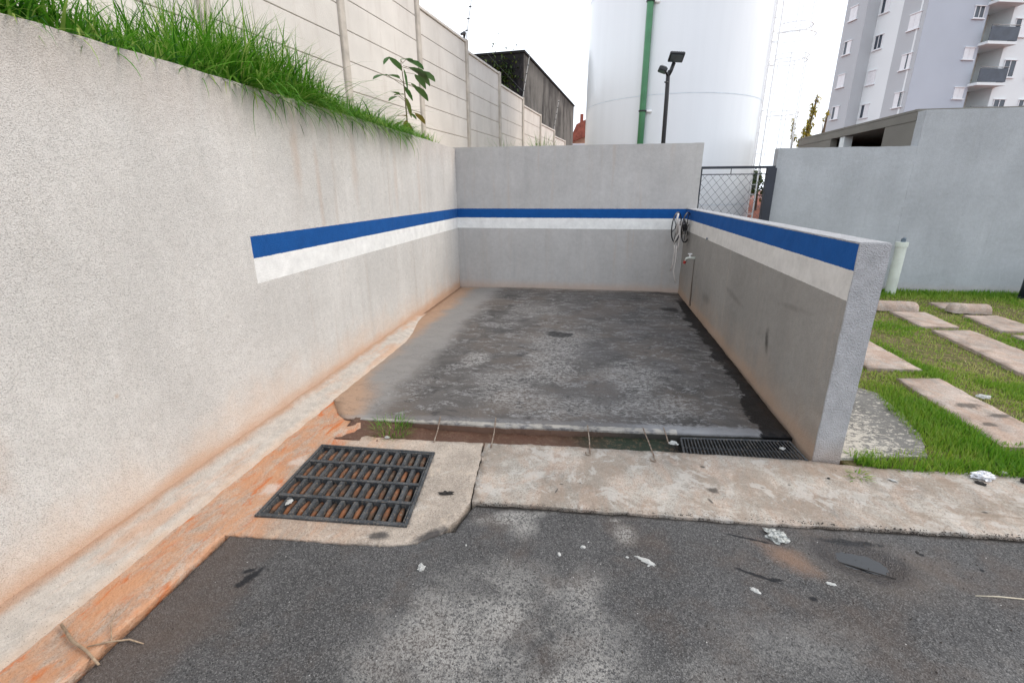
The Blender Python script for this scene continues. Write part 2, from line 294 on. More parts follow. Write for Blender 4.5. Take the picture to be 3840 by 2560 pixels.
def sediment_mat():
    m = Mat('drain_sediment')
    c = m.mix(m.ss(m.m_('ADD', m.x, m.m_('MULTIPLY', m.noise(9, 5), .4)), -.1, .45), (.12, .058, .036, 1), (.022, .034, .018, 1))
    c = m.mix(m.ss(m.x, .45, .62), c, (.022, .02, .018, 1))
    c = m.mix(m.mul(m.ss(m.noise(40, 6, .7), .52, .62), .5), c, (.20, .13, .08, 1))
    return m.out(c, .55, m.bump(m.noise(55, 5, .7), .015), spec=.4)
M_sed = sediment_mat()
def rust_mat(name, a, b, sc=12, rough=.8, metal=0):
    m = Mat(name); c = m.mix(m.ss(m.noise(sc, 6, .7), .40, .60), a, b); c = m.mix(m.mul(m.ss(m.noise(sc*8, 4), .55, .65), .4), c, (.32, .25, .18, 1))
    return m.out(c, rough, m.bump(m.noise(160, 4), .002), metal)
M_iron = rust_mat('cast_iron', (.028, .033, .039, 1), (.062, .066, .070, 1), 14, .52)
M_rust = rust_mat('rusty_iron', (.22, .085, .035, 1), (.075, .045, .028, 1), 10, .9)
M_rebar = rust_mat('rebar', (.16, .10, .07, 1), (.30, .25, .20, 1), 40, .8)
M_pit = simple('pit_wall', (.05, .03, .02, 1), .95)
def lawn_mat():
    m = Mat('lawn_soil'); c = m.mix(m.ss(m.noise(14, 6, .7), .4, .62), (.10, .11, .035, 1), (.20, .155, .085, 1))
    return m.out(c, .95, m.bump(m.noise(60, 5), .02), spec=.1)
M_lawn = lawn_mat()
M_soil = simple('yellow_soil', (.46, .33, .17, 1), .95, var=.3, nsc=9, bump=.02, bsc=40)
M_red = simple('red_earth', (.22, .085, .06, 1), .95, var=.4, nsc=3)
def blade_mat(name, dark, mid, light, trans=.35):
    m = Mat(name); a = m.node('ShaderNodeAttribute', attribute_name='tone').outputs['Fac']
    r = m.node('ShaderNodeValToRGB', {0: a}); e = r.color_ramp.elements; e[0].color = dark; e[1].color = light; k = r.color_ramp.elements.new(.5); k.color = mid
    m.out(r.outputs[0], .5, spec=.3)
    t = m.node('ShaderNodeBsdfTranslucent', {'Color': r.outputs[0]}); x = m.node('ShaderNodeMixShader', {0: trans, 1: m.b.outputs[0], 2: t.outputs[0]})
    m.nt.links.new(x.outputs[0], m.nt.nodes['Material Output'].inputs[0]); return m.m
M_long = blade_mat('long_grass', (.020, .11, .006, 1), (.10, .31, .015, 1), (.42, .52, .14, 1), .45)
M_short = blade_mat('short_grass', (.10, .26, .014, 1), (.26, .38, .045, 1), (.52, .47, .20, 1), .4)
M_leaf = blade_mat('sapling_leaf', (.045, .12, .03, 1), (.10, .21, .07, 1), (.16, .12, .02, 1), .42)
M_yleaf = blade_mat('yellow_leaf', (.20, .20, .03, 1), (.42, .36, .05, 1), (.62, .46, .10, 1), .5)
M_dleaf = blade_mat('hedge_leaf', (.02, .045, .012, 1), (.05, .085, .02, 1), (.10, .13, .03, 1), .2)
M_bark = simple('bark', (.13, .09, .06, 1), .9, var=.3, nsc=20)
M_stem = simple('stem', (.12, .10, .05, 1), .8)
def fence_mat():
    m = Mat('fence_concrete'); c = m.mix(1, (.66, .63, .59, 1), m.gray(m.noise(1.1, 6, .6), .86, 1.1, .3, .7), 'MULTIPLY')
    st = m.noise(1, 6, .65, m.scaled(5, 5, .8)); c = m.mix(m.mul(m.ss(st, .5, .7), .35), c, (.45, .40, .36, 1))
    return m.out(c, .9, m.bump(m.noise(70, 5), .003), spec=.2)
M_fence = fence_mat()
M_post = simple('fence_post_concrete', (.47, .43, .38, 1), .9, var=.25, nsc=5, bump=.003)
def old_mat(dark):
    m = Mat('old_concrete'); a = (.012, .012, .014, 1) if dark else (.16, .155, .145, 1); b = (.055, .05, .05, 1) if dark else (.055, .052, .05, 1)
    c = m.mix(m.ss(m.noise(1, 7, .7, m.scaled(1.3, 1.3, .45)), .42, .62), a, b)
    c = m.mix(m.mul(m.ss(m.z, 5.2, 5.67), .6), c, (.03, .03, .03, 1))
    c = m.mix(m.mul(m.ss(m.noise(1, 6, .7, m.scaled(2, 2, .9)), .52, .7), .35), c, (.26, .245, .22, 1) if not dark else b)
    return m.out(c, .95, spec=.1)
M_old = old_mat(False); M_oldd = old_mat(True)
def tank_mat():
    m = Mat('tank_paint'); c = m.mix(1, (.79, .82, .85, 1), m.gray(m.noise(1, 5, .6, m.scaled(5, 5, .25)), .975, 1.02, .3, .7), 'MULTIPLY')
    return m.out(c, .28, m.bump(m.noise(1, 3, .5, m.scaled(1.6, 1.6, .5)), .01), spec=.5, Coat_Weight=.3, Coat_Roughness=.2)
M_tank = tank_mat()
M_seam = simple('weld_seam', (.64, .71, .77, 1), .5)
M_wsteel = simple('white_painted_steel', (.88, .88, .88, 1), .5, var=.05)
M_green = simple('green_pipe_paint', (.05, .20, .085, 1), .35, var=.12)
M_black = simple('black_painted_metal', (.014, .015, .018, 1), .45, var=.2)
M_navy = simple('dark_painted_steel', (.020, .026, .040, 1), .5, var=.2)
M_wire = simple('mesh_wire', (.09, .10, .12, 1), .5, metal=.3)
M_glass = simple('lamp_glass', (.10, .13, .14, 1), .15)
M_seamc = simple('seam_mortar', (.13, .10, .08, 1), .9)
M_plastic = simple('black_plastic', (.010, .010, .012, 1), .4)
M_hose = simple('white_hose', (.62, .58, .55, 1), .5, var=.12, nsc=30)
M_pvc = simple('white_pvc', (.62, .66, .60, 1), .4, var=.15, nsc=5)
M_grayc = simple('grey_cap', (.10, .14, .18, 1), .5)
M_red_h = simple('red_handle', (.45, .04, .03, 1), .4)
M_steel = simple('galvanised_steel', (.45, .44, .42, 1), .4, metal=.6)
M_paper = simple('crumpled_white', (.48, .48, .46, 1), .6, var=.2, nsc=60, bump=.01, bsc=90)
M_foil = simple('crumpled_foil', (.60, .61, .64, 1), .35, metal=.5, var=.5, nsc=60, bump=.01, bsc=70)
M_dark = simple('dark_crumb', (.025, .022, .02, 1), .9, var=.4, nsc=60)
M_stick = simple('dry_stick', (.33, .24, .16, 1), .85, var=.35, nsc=50)
M_straw = simple('straw', (.50, .44, .34, 1), .8, var=.2, nsc=50)
def bag_mat():
    m = Mat('clear_bag'); return m.out(m.mix(m.ss(m.noise(60, 5), .42, .58), (.20, .21, .20, 1), (.50, .51, .48, 1)), .25, m.bump(m.noise(70, 5), .01), spec=.6)
M_bag = bag_mat()
def water_mat():
    m = Mat('puddle_water'); return m.out((.022, .022, .023, 1), .10, m.bump(m.noise(9, 2), .001, .3), spec=.5)
M_water = water_mat()
M_aptg = simple('apartment_grey', (.46, .49, .51, 1), .9, var=.04, nsc=.3)
M_aptd = simple('apartment_bluegrey', (.45, .50, .56, 1), .9, var=.04, nsc=.3)
M_aptw = simple('apartment_white', (.74, .79, .80, 1), .9, var=.03, nsc=.3)
M_aptc = simple('apartment_cream', (.62, .58, .52, 1), .9, var=.04, nsc=.3)
M_win = simple('window_glass', (.05, .065, .085, 1), .15, var=.3, nsc=1.5)
M_wfr = simple('window_white', (.74, .76, .78, 1), .5, var=.05)
M_rail = simple('balcony_rail', (.045, .06, .085, 1), .4, var=.3, nsc=2)
M_roof = simple('clay_tiles', (.30, .09, .06, 1), .9, var=.3, nsc=8)
M_salm = simple('salmon_render', (.60, .36, .25, 1), .9)
M_oliv = simple('canopy_render', (.19, .182, .16, 1), .9, var=.12, nsc=1.5)  # olive tone darkened, shade of the building's left side put into the colour
M_brown = simple('brown_interior', (.07, .05, .035, 1), .9, var=.3, nsc=2)

# ------------------------------------------------------------------ object helpers
def tagp(o, label=None, cat=None, group=None, kind=None):
    for k, v in (('label', label), ('category', cat), ('group', group), ('kind', kind)):
        if v: o[k] = v
    return o
def thing(name, label, cat, loc=(0, 0, 0), group=None):
    o = bpy.data.objects.new(name, None); C.objects.link(o); o.location = loc; o.empty_display_size = .2
    return tagp(o, label, cat, group)
def link(name, me, mat, parent=None, smooth=False):
    for mm in (mat if isinstance(mat, list) else [mat]): me.materials.append(mm)
    if parent:
        p = parent; off = Vector((0, 0, 0))
        while p: off += p.location; p = p.parent
        me.transform(Matrix.Translation(-off))
    if smooth: me.polygons.foreach_set('use_smooth', [True]*len(me.polygons))
    o = bpy.data.objects.new(name, me); C.objects.link(o)
    if parent: o.parent = parent
    return o
def obj(name, bm, mat, parent=None, smooth=False):
    me = bpy.data.meshes.new(name); bm.normal_update(); bm.to_mesh(me); bm.free(); return link(name, me, mat, parent, smooth)
def box(bm, x0, x1, y0, y1, z0, z1, mi=0, M=None):
    v = [bm.verts.new((M @ Vector(p)) if M else p) for p in ((x0, y0, z0), (x1, y0, z0), (x1, y1, z0), (x0, y1, z0), (x0, y0, z1), (x1, y0, z1), (x1, y1, z1), (x0, y1, z1))]
    for f in ((3, 2, 1, 0), (4, 5, 6, 7), (0, 1, 5, 4), (1, 2, 6, 5), (2, 3, 7, 6), (3, 0, 4, 7)):
        bm.faces.new([v[i] for i in f]).material_index = mi
    return v
def tube(bm, pts, rad, seg=8, cap=True, mi=0):
    pts = [Vector(p) for p in pts]; rads = rad if isinstance(rad, (list, tuple)) else [rad]*len(pts); rings = []
    ref = None
    for i, p in enumerate(pts):
        d = (pts[min(i+1, len(pts)-1)]-pts[max(i-1, 0)]).normalized()
        if ref is None: ref = d.orthogonal().normalized()
        a = (ref-d*ref.dot(d)).normalized(); ref = a; b = d.cross(a)
        rings.append([bm.verts.new(p+(a*math.cos(2*math.pi*k/seg)+b*math.sin(2*math.pi*k/seg))*rads[i]) for k in range(seg)])
    for r0, r1 in zip(rings, rings[1:]):
        for k in range(seg): bm.faces.new((r0[k], r0[(k+1) % seg], r1[(k+1) % seg], r1[k])).material_index = mi
    if cap:
        bm.faces.new(rings[0][::-1]).material_index = mi; bm.faces.new(rings[-1]).material_index = mi
def mk(fn, *a, **k):
    bm = bmesh.new(); fn(bm, *a, **k); return bm
def nz(x, y, z=0, s=1.0): return mnoise.noise(Vector((x*s, y*s, z*s)))
def gridwall(x0, x1, y0, y1, z0, z1, step=.08, jit=.003, topf=None):
    "a rendered masonry wall: box faces subdivided, slightly uneven, arrises softened"
    bm = bmesh.new(); box(bm, x0, x1, y0, y1, z0, z1)
    for ax, (a, b) in enumerate(((x0, x1), (y0, y1), (z0, z1))):
        n = max(1, int(round((b-a)/step)))
        for k in range(1, n):
            co = [0, 0, 0]; co[ax] = a+(b-a)*k/n; no = [0, 0, 0]; no[ax] = 1
            bmesh.ops.bisect_plane(bm, geom=bm.verts[:]+bm.edges[:]+bm.faces[:], plane_co=co, plane_no=no)
    for v in bm.verts:
        p = v.co.copy(); e = 0
        if topf: v.co.z += topf(p.x, p.y)*(p.z-z0)/(z1-z0)
        onedge = (abs(p.x-x0) < 1e-4)+(abs(p.x-x1) < 1e-4)+(abs(p.y-y0) < 1e-4)+(abs(p.y-y1) < 1e-4)+(abs(p.z-z1) < 1e-4)
        k = jit*(2.2 if onedge > 1 else 1)
        v.co += Vector((nz(p.x+5, p.y, p.z, 9), nz(p.x, p.y+9, p.z, 9), nz(p.x, p.y, p.z+7, 9) if p.z > z0+.01 else 0))*k
    return bm
def inside(poly, x, y):
    c = False; j = len(poly)-1
    for i in range(len(poly)):
        xi, yi = poly[i]; xj, yj = poly[j]
        if (yi > y) != (yj > y) and x < (xj-xi)*(y-yi)/(yj-yi)+xi: c = not c
        j = i
    return c
def resample(poly, step, jit, seed=0, closed=True):
    o = []
    n = len(poly)
    for i in range(n if closed else n-1):
        a = Vector(poly[i]); b = Vector(poly[(i+1) % n]); L = (b-a).length; k = max(1, int(L/step)); nrm = Vector((-(b-a).y, (b-a).x))/max(L, 1e-6)
        for q in range(k):
            p = a.lerp(b, q/k); w = nz(p.x*1.0+seed, p.y, 3, 11)+.6*nz(p.x, p.y+seed, 1, 37)
            o.append(tuple(p+nrm*w*jit) if q else tuple(p))
    return o
def slab(name, outline, zf, thick, mat, holes=(), grid=.1, ostep=.03, jit=.004, fine=None, fine2=None, parent=None, seed=0, smooth=True):
    "ground slab: constrained triangulation with inner points, height function zf and skirts down its edges"
    out = resample(outline, ostep, jit, seed); hs = [resample(h, ostep, 0) for h in holes]
    pts = [Vector(p) for p in out]; ed = [(i, (i+1) % len(out)) for i in range(len(out))]
    for h in hs:
        k = len(pts); pts += [Vector(p) for p in h]; ed += [(k+i, k+(i+1) % len(h)) for i in range(len(h))]
    xs = [p[0] for p in outline]; ys = [p[1] for p in outline]
    def fill(x0, x1, y0, y1, st, skip=None):
        nx, ny = int((x1-x0)/st)+1, int((y1-y0)/st)+1
        for i in range(nx):
            for j in range(ny):
                x = x0+(i+.5+.3*(rnd.random()-.5)+(.5 if j % 2 else 0))*st; y = y0+(j+.5)*st
                if skip and skip[0] < x < skip[1] and skip[2] < y < skip[3]: continue
                if inside(outline, x, y) and not any(inside(h, x, y) for h in holes): pts.append(Vector((x, y)))
    fill(min(xs), max(xs), min(ys), max(ys), grid, fine[:4] if fine else None)
    if fine: fill(fine[0], fine[1], fine[2], fine[3], fine[4], fine2[:4] if fine2 else None)
    if fine2: fill(*fine2)
    V, E, F, _, _, _ = delaunay_2d_cdt(pts, ed, [], 0, 1e-5)
    bm = bmesh.new(); vv = [bm.verts.new((p.x, p.y, zf(p.x, p.y))) for p in V]
    for f in F:
        cx = sum(V[i].x for i in f)/len(f); cy = sum(V[i].y for i in f)/len(f)
        if inside(out, cx, cy) and not any(inside(h, cx, cy) for h in hs):
            fc = bm.faces.new([vv[i] for i in f])
            fc.normal_update()
            if fc.normal.z < 0: fc.normal_flip()
    bmesh.ops.delete(bm, geom=[v for v in bm.verts if not v.link_faces], context='VERTS')
    be = [e for e in bm.edges if len(e.link_faces) == 1]
    r = bmesh.ops.extrude_edge_only(bm, edges=be)
    for g in r['geom']:
        if isinstance(g, bmesh.types.BMVert): g.co.z -= thick
    side = [f for f in bm.faces if any(v in r['geom'] for v in f.verts)] if False else []
    me_o = obj(name, bm, mat, parent, False)
    if smooth:
        me_o.data.polygons.foreach_set('use_smooth', [abs(p.normal.z) > .3 for p in me_o.data.polygons])
    return me_o
def smooth01(t): t = max(0., min(1., t)); return t*t*(3-2*t)

# ------------------------------------------------------------------ grass / leaf meshes
def blades(name, P, H, A, L, Wd, bend, mat, tone, seg=3, parent=None):
    "P roots (n,3); H,A lean amount and azimuth; L length; Wd width; bend droop"
    n = len(P); t = np.linspace(0, 1, seg+1)
    dx, dy = np.cos(A), np.sin(A)
    side = np.stack([-dy, dx, np.zeros(n)], 1)
    th0 = H; verts = []
    pos = P.copy(); cur = []
    for i in range(seg+1):
        w = Wd*(1-t[i])**.7 if i < seg else Wd*0.0
        if i < seg:
            cur.append(pos-side*w[:, None]/2); cur.append(pos+side*w[:, None]/2)
        else: cur.append(pos.copy())
        th = th0+bend*t[i]**1.2
        st = L/seg
        pos = pos+np.stack([dx*np.sin(th)*st, dy*np.sin(th)*st, np.cos(th)*st], 1)
    V = np.stack(cur, 1).reshape(-1, 3); k = 2*seg+1; base = np.arange(n)*k
    F = []
    for i in range(seg-1): F.append(np.stack([base+2*i, base+2*i+1, base+2*i+3, base+2*i+2], 1))
    quads = np.concatenate(F) if F else np.zeros((0, 4), int)
    tris = np.stack([base+2*(seg-1), base+2*(seg-1)+1, base+2*seg], 1)
    return mesh_np(name, V, quads, tris, np.repeat(tone, k), mat, parent)
def mesh_np(name, V, quads, tris, tone, mat, parent=None):
    me = bpy.data.meshes.new(name); me.vertices.add(len(V)); me.vertices.foreach_set('co', V.astype(np.float32).ravel())
    nl = quads.size+tris.size; me.loops.add(nl); me.loops.foreach_set('vertex_index', np.concatenate([quads.ravel(), tris.ravel()]).astype(np.int32))
    me.polygons.add(len(quads)+len(tris))
    st = np.concatenate([np.arange(len(quads))*4, quads.size+np.arange(len(tris))*3]).astype(np.int32)
    me.polygons.foreach_set('loop_start', st); me.update(calc_edges=True)
    at = me.attributes.new('tone', 'FLOAT', 'POINT'); at.data.foreach_set('value', tone.astype(np.float32))
    me.validate(); return link(name, me, mat, parent, True)
def leaves_mesh(name, centers, dirs, L, Wd, mat, tone, parent=None, droop=.3):
    "elliptic folded leaves: centers are leaf bases"
    V = []; Q = []; T = []; tn = []
    for c, d, l, w, to in zip(centers, dirs, L, Wd, tone):
        d = Vector(d).normalized(); up = Vector((0, 0, 1)); s = d.cross(up)
        s = s.normalized() if s.length > .05 else Vector((1, 0, 0)); n_ = s.cross(d); b = len(V)
        prof = [(0, .0), (.15, .55), (.4, 1), (.7, .8), (.9, .35), (1, 0)]
        for q, (a, ww) in enumerate(prof):
            p = Vector(c)+d*l*a-up*droop*l*a*a
            V.append(p-n_*.0); V.append(p-s*w/2*ww+n_*w*.12*ww); V.append(p+s*w/2*ww+n_*w*.12*ww)
            tn += [to]*3
        for q in range(len(prof)-1):
            o = b+3*q; Q.append((o, o+1, o+4, o+3)); Q.append((o+2, o, o+3, o+5))
    return mesh_np(name, np.array([tuple(v) for v in V]), np.array(Q), np.zeros((0, 3), int), np.array(tn), mat, parent)

# ================================================================== SETTING
bm = bmesh.new(); R0 = 1200
vs = [bm.verts.new(p) for p in ((-R0, -R0, -.35), (R0, -R0, -.35), (R0, R0, -.35), (-R0, R0, -.35))]; bm.faces.new(vs)
tagp(obj('ground', bm, M_red), kind='structure')

def strip_front(x): return 1.972+.058*x
def z_asph(x, y):
    dd = smooth01(1.3-math.hypot((x-1.19)/.2, (y-1.83)/.14)); z = -.005+(.0022*nz(x, y, 0, 7)+.0028*nz(x, y, 5, 26))*(1-.75*dd)+.0022*nz(x, y, 8, 70)
    u, v = x-1.20, y-1.835; c, s_ = math.cos(-.25), math.sin(-.25); u, v = (u*c+v*s_)/.20, (-u*s_+v*c)/.13
    z -= .024*smooth01(1.15-math.hypot(u, v)+.12*nz(x, y, 2, 12))
    z -= .006*smooth01(1-abs(y-1.958-.008*nz(x, 1, 1, 20))/.014)*smooth01((.15-abs(x-1.18))/.04)
    if x > -.55: z -= .012*smooth01(1-(strip_front(x)-.004-y+.012*nz(x, 1, 3, 15))/.028)
    z -= .004*smooth01(1-(x+1.60)/.03)
    z -= .002*smooth01((y-1.50)/.05) if x < -.6 else 0
    return z
tagp(slab('road', [(-1.575, -3), (9, -3), (9, 2.60), (2.4, 2.17), (1.0, 2.08), (-.50, 2.0), (-.56, 1.72), (-.72, 1.68), (-.87, 1.62), (-1.2, 1.60), (-1.575, 1.57)], z_asph, .1, M_asph, grid=.2, ostep=.05, jit=.004, fine=(-1.7, 2.9, .55, 2.3, .028), fine2=(.93, 1.47, 1.64, 2.0, .010)), kind='structure')

# concrete apron with the inlet hole, running on as the gutter along the left wall
HOLE = [(-1.535, 1.685), (-.805, 1.728), (-.883, 2.332), (-1.575, 2.308)]
APRON = [(-1.93, -3), (-1.60, -3), (-1.605, 1.05), (-1.595, 1.25), (-1.60, 1.53), (-1.22, 1.555), (-.87, 1.577), (-.71, 1.62), (-.615, 1.70), (-.56, 1.86), (-.545, 1.95), (-.607, 2.515), (-.913, 2.497), (-1.30, 2.476), (-1.42, 2.50), (-1.47, 2.60), (-1.50, 2.665), (-1.62, 2.67), (-1.66, 2.74), (-1.80, 3.10), (-1.93, 3.2)]
tagp(slab('pavement', APRON, lambda x, y: .003*nz(x, y, 0, 6)+.0015*nz(x, y, 0, 25)-.006*smooth01((-1.62-x)/.1), .14, M_apron, holes=[HOLE], grid=.05, ostep=.014, jit=.008, seed=2), kind='structure')
STRIP = [(-.537, 1.945), (-.06, 1.966), (.56, 1.993), (.91, 2.003), (1.34, 2.048), (1.985, 2.089), (3.2, 2.155), (9, 2.50), (9, 3.05), (3.2, 2.66), (2.389, 2.635), (1.84, 2.605), (1.52, 2.60), (1.31, 2.615), (.602, 2.593), (-.096, 2.556), (-.597, 2.516)]
tagp(slab('kerb_strip', STRIP, lambda x, y: .002+.003*nz(x, y, 3, 5)+.0015*nz(x, y, 0, 25), .14, M_strip, grid=.06, ostep=.012, jit=.010, seed=5), kind='structure')
# wash bay floor
BAY = [(-1.63, 2.676), (-.563, 2.715), (.449, 2.795), (1.152, 2.862), (1.31, 2.875), (1.33, 7.33), (-2.08, 7.33), (-2.08, 3.02), (-1.86, 2.95), (-1.70, 2.74)]
tagp(slab('bay_floor', BAY, lambda x, y: .014*smooth01((x+1.70)/.35)+.004*nz(x, y, 0, 2)+.0015*nz(x, y, 0, 14)-.012*smooth01((x-1.0)/.3), .14, M_bay, grid=.08, ostep=.03, jit=.006, seed=9), kind='structure')
# channel bottom with sediment
slabz = lambda x, y: -.036+.012*nz(x, y, 0, 7)+.008*nz(x, y, 0, 24)+.038*smooth01((-1.0-x)/.35)-.05*smooth01((x-.57)/.05)
tagp(slab('channel_sediment', [(-1.56, 2.42), (1.40, 2.55), (1.40, 2.92), (-1.56, 2.74)], slabz, .02, M_sed, grid=.03, ostep=.04, jit=0), kind='structure')
# ground right of the bay
LAWN = [(1.49, 2.58), (2.40, 2.60), (9, 3.0), (14, 3.2), (14, 8.3), (1.3, 8.3), (1.3, 7.45), (1.49, 7.3)]
tagp(slab('lawn', LAWN, lambda x, y: -.012+.008*nz(x, y, 0, 3), .1, M_lawn, grid=.15, ostep=.05, jit=.01), kind='structure')
PAD = [(1.46, 2.66), (1.60, 2.69), (2.00, 2.76), (2.13, 3.05), (2.20, 3.40), (2.22, 3.72), (2.12, 3.82), (1.9, 4.2), (1.46, 4.6)]
tagp(slab('concrete_pad', PAD, lambda x, y: .008+.004*nz(x, y, 0, 6), .06, M_pad, grid=.08, ostep=.03, jit=.012), kind='structure')
# terrace held back by the left wall, and the ground beyond
def z_terr(x, y): return 2.045+.16*smooth01((-2.15-x)/1.3)+.15*smooth01((-2.22-x)/.5)*smooth01((y-5.2)/1.0)+.02*nz(x, y, 0, 3)+.02*nz(x, y, 4, 9)
tagp(slab('terrace', [(-2.22, -2), (-2.22, 7.46), (-1.2, 7.62), (-.9, 24), (-9, 24), (-9, -2)], z_terr, 2.4, M_soil, grid=.3, ostep=.2, jit=0), kind='structure')
bm = bmesh.new()
for i, (x, y, r_, h) in enumerate([(5.0, 16.5, 3.2, 1.25), (8.5, 18, 3.5, 1.0)]):
    n0 = 20; top = bm.verts.new((x, y, h)); prev = None
    rings = []
    for q in range(1, 7):
        f = q/6; rings.append([bm.verts.new((x+r_*f*math.cos(a*2*math.pi/n0), y+r_*f*.7*math.sin(a*2*math.pi/n0), h*(1-f)**.6*(1+.2*nz(a, q, i, 1.3))-.36*f)) for a in range(n0)])
    for a in range(n0):
        bm.faces.new((top, rings[0][a], rings[0][(a+1) % n0]))
        for q in range(5): bm.faces.new((rings[q][a], rings[q+1][a], rings[q+1][(a+1) % n0], rings[q][(a+1) % n0]))
tagp(obj('earth_mound', bm, M_red, smooth=True), kind='structure')

# puddle
bm = bmesh.new(); vs = []
for k in range(40):
    a = k*math.pi/20; rr = 1+.12*nz(math.cos(a), math.sin(a), 0, 2); u, v = .20*rr*math.cos(a), .13*rr*math.sin(a)
    vs.append(bm.verts.new((1.185+u*math.cos(-.3)-v*math.sin(-.3), 1.83+u*math.sin(-.3)+v*math.cos(-.3), -.0238)))
bm.faces.new(vs); tagp(obj('puddle_water', bm, M_water), kind='structure')

# ================================================================== WALLS OF THE BAY
lw = thing('retaining_wall', 'long pale roughcast retaining wall with blue and white stripe, tall grass growing above it', 'wall', (-2.15, 2, 0))
obj('wall', gridwall(-2.25, -2.091, -2.2, 7.336, -.3, 2.10, .10, .003, topf=lambda x, y: .012*math.sin(min(1, max(0, (y-1)/6.3))*math.pi)-.03*smooth01((1.7-y)/1.2)), M_left, lw)
bm = bmesh.new(); prev = None; N_ = 260
for i in range(N_+1):
    y = -2.2+(5.55+2.2)*i/N_; k = 1-smooth01((y-4.3)/1.2)*.8; e = .010*nz(1, y, 0, 9)+.005*nz(1, y, 0, 30)
    top = (.050+.010*nz(2, y, 0, 5))*(1-smooth01((y-5.2)/.35)); wd = .235*k+e
    row = []
    for t, h in ((0, 1.0), (.12, .98), (.45, .60), (.8, .28), (.97, .12), (1, 0)):
        row.append(bm.verts.new((-2.093+wd*t, y, top*h+.002*nz(t*3, y, 0, 30)+(.002 if t < 1 else -.03))))
    if prev:
        for a in range(len(row)-1): bm.faces.new((prev[a], prev[a+1], row[a+1], row[a]))
    prev = row
obj('mortar_fillet', bm, M_fillet, lw, True)
bw = thing('back_wall', 'grey wall closing the far end of the bay, with blue and white stripe', 'wall', (-.3, 7.4, 0))
obj('wall', gridwall(-2.23, 1.475, 7.339, 7.475, -.3, 2.115, .09, .0022), M_back, bw)
sw = thing('side_wall', 'low grey wall between the bay and the lawn, blue and white stripe along its top', 'wall', (1.4, 5, 0))
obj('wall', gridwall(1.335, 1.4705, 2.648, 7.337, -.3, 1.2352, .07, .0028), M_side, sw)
# roughcast without the painted shade, on the end face and coping of the side wall
capm = Mat('roughcast_light')
cc = capm.mix(1, (.50, .50, .51, 1), capm.gray(capm.noise(14, 5), .85, 1.1, .3, .7), 'MULTIPLY')
pn = capm.noise(170, 3, .6); cc = capm.mix(capm.mul(capm.ss(pn, .45, .30), .5), cc, (.16, .17, .19, 1))
cc = capm.mix(capm.mul(capm.ss(capm.m_('ADD', capm.z, capm.m_('MULTIPLY', capm.noise(6, 5), .2)), .28, .08), .5), cc, (.46, .33, .24, 1))
M_cap = capm.out(cc, .95, capm.bump(capm.m_('ADD', pn, capm.vor(130)), .007), spec=.2)
obj('wall_end', gridwall(1.331, 1.4745, 2.636, 2.6465, -.05, 1.2375, .05, .0016), M_cap, sw)
obj('coping', gridwall(1.3375, 1.473, 2.6495, 7.335, 1.2335, 1.2425, .06, .003), M_cap, sw)

# ================================================================== DRAIN GRATES
G = [Vector((-1.550, 1.662)), Vector((-.790, 1.708)), Vector((-.867, 2.357)), Vector((-1.592, 2.333))]
def gq(u, v, z):
    p = G[0].lerp(G[1], u).lerp(G[3].lerp(G[2], u), v); return Vector((p.x, p.y, z))
def qbox(bm, u0, u1, v0, v1, z0, z1, tp=0):
    P = [gq(u0, v0, z0), gq(u1, v0, z0), gq(u1, v1, z0), gq(u0, v1, z0), gq(u0+tp, v0+tp, z1), gq(u1-tp, v0+tp, z1), gq(u1-tp, v1-tp, z1), gq(u0+tp, v1-tp, z1)]
    v = [bm.verts.new(p) for p in P]
    for f in ((3, 2, 1, 0), (4, 5, 6, 7), (0, 1, 5, 4), (1, 2, 6, 5), (2, 3, 7, 6), (3, 0, 4, 7)): bm.faces.new([v[i] for i in f])
dg = thing('drain_grate', 'square cast iron drain grate with four rows of slots, rust showing below', 'drain grate', (-1.2, 2.0, 0))
bm = bmesh.new(); fw = .024
qbox(bm, 0, 1, 0, fw, -.05, .010, .002); qbox(bm, 0, 1, 1-fw, 1, -.05, .010, .002); qbox(bm, 0, fw, fw, 1-fw, -.05, .009, .002); qbox(bm, 1-fw, 1, fw, 1-fw, -.05, .009, .002)
obj('frame', bm, M_iron, dg)
bm = bmesh.new(); inner = 1-2*fw
rb = [fw+inner*k/4 for k in range(5)]
for k in range(1, 4): qbox(bm, fw, 1-fw, rb[k]-.018, rb[k]+.018, -.045, .0075, .003)
qbox(bm, fw, 1-fw, fw, fw+.018, -.045, .0065, .002); qbox(bm, fw, 1-fw, 1-fw-.018, 1-fw, -.045, .0065, .002)
for r_ in range(4):
    v0 = rb[r_]+.0205; v1 = rb[r_+1]-.0205
    for k in range(11):
        u = fw+inner*k/10; qbox(bm, max(fw, u-.0175), min(1-fw, u+.0175), v0-.001, v1+.001, -.022, .0045+.0015*rnd.random(), .004)
obj('bars', bm, M_iron, dg)
bm = bmesh.new()
for r_ in range(4):
    v0 = rb[r_]+.018; v1 = rb[r_+1]-.018
    for k in range(10):
        u = fw+inner*(k+.36)/10
        tube(bm, [gq(u+.004*rnd.random(), v0, -.026), gq(u+.004, (v0+v1)/2, -.018), gq(u, v1, -.027)], [.0115, .0145, .011], 8)
obj('lower_ribs', bm, M_rust, dg, True)
bm = bmesh.new(); qbox(bm, -.02, 1.02, -.02, 1.02, -.30, -.29)
for a in ((-.02, 0, -.02, 1.02), (1.0, 1.02, -.02, 1.02), (0, 1, -.02, 0), (0, 1, 1.0, 1.02)): qbox(bm, *a, -.29, -.052)
obj('catch_pit', bm, M_pit, dg)

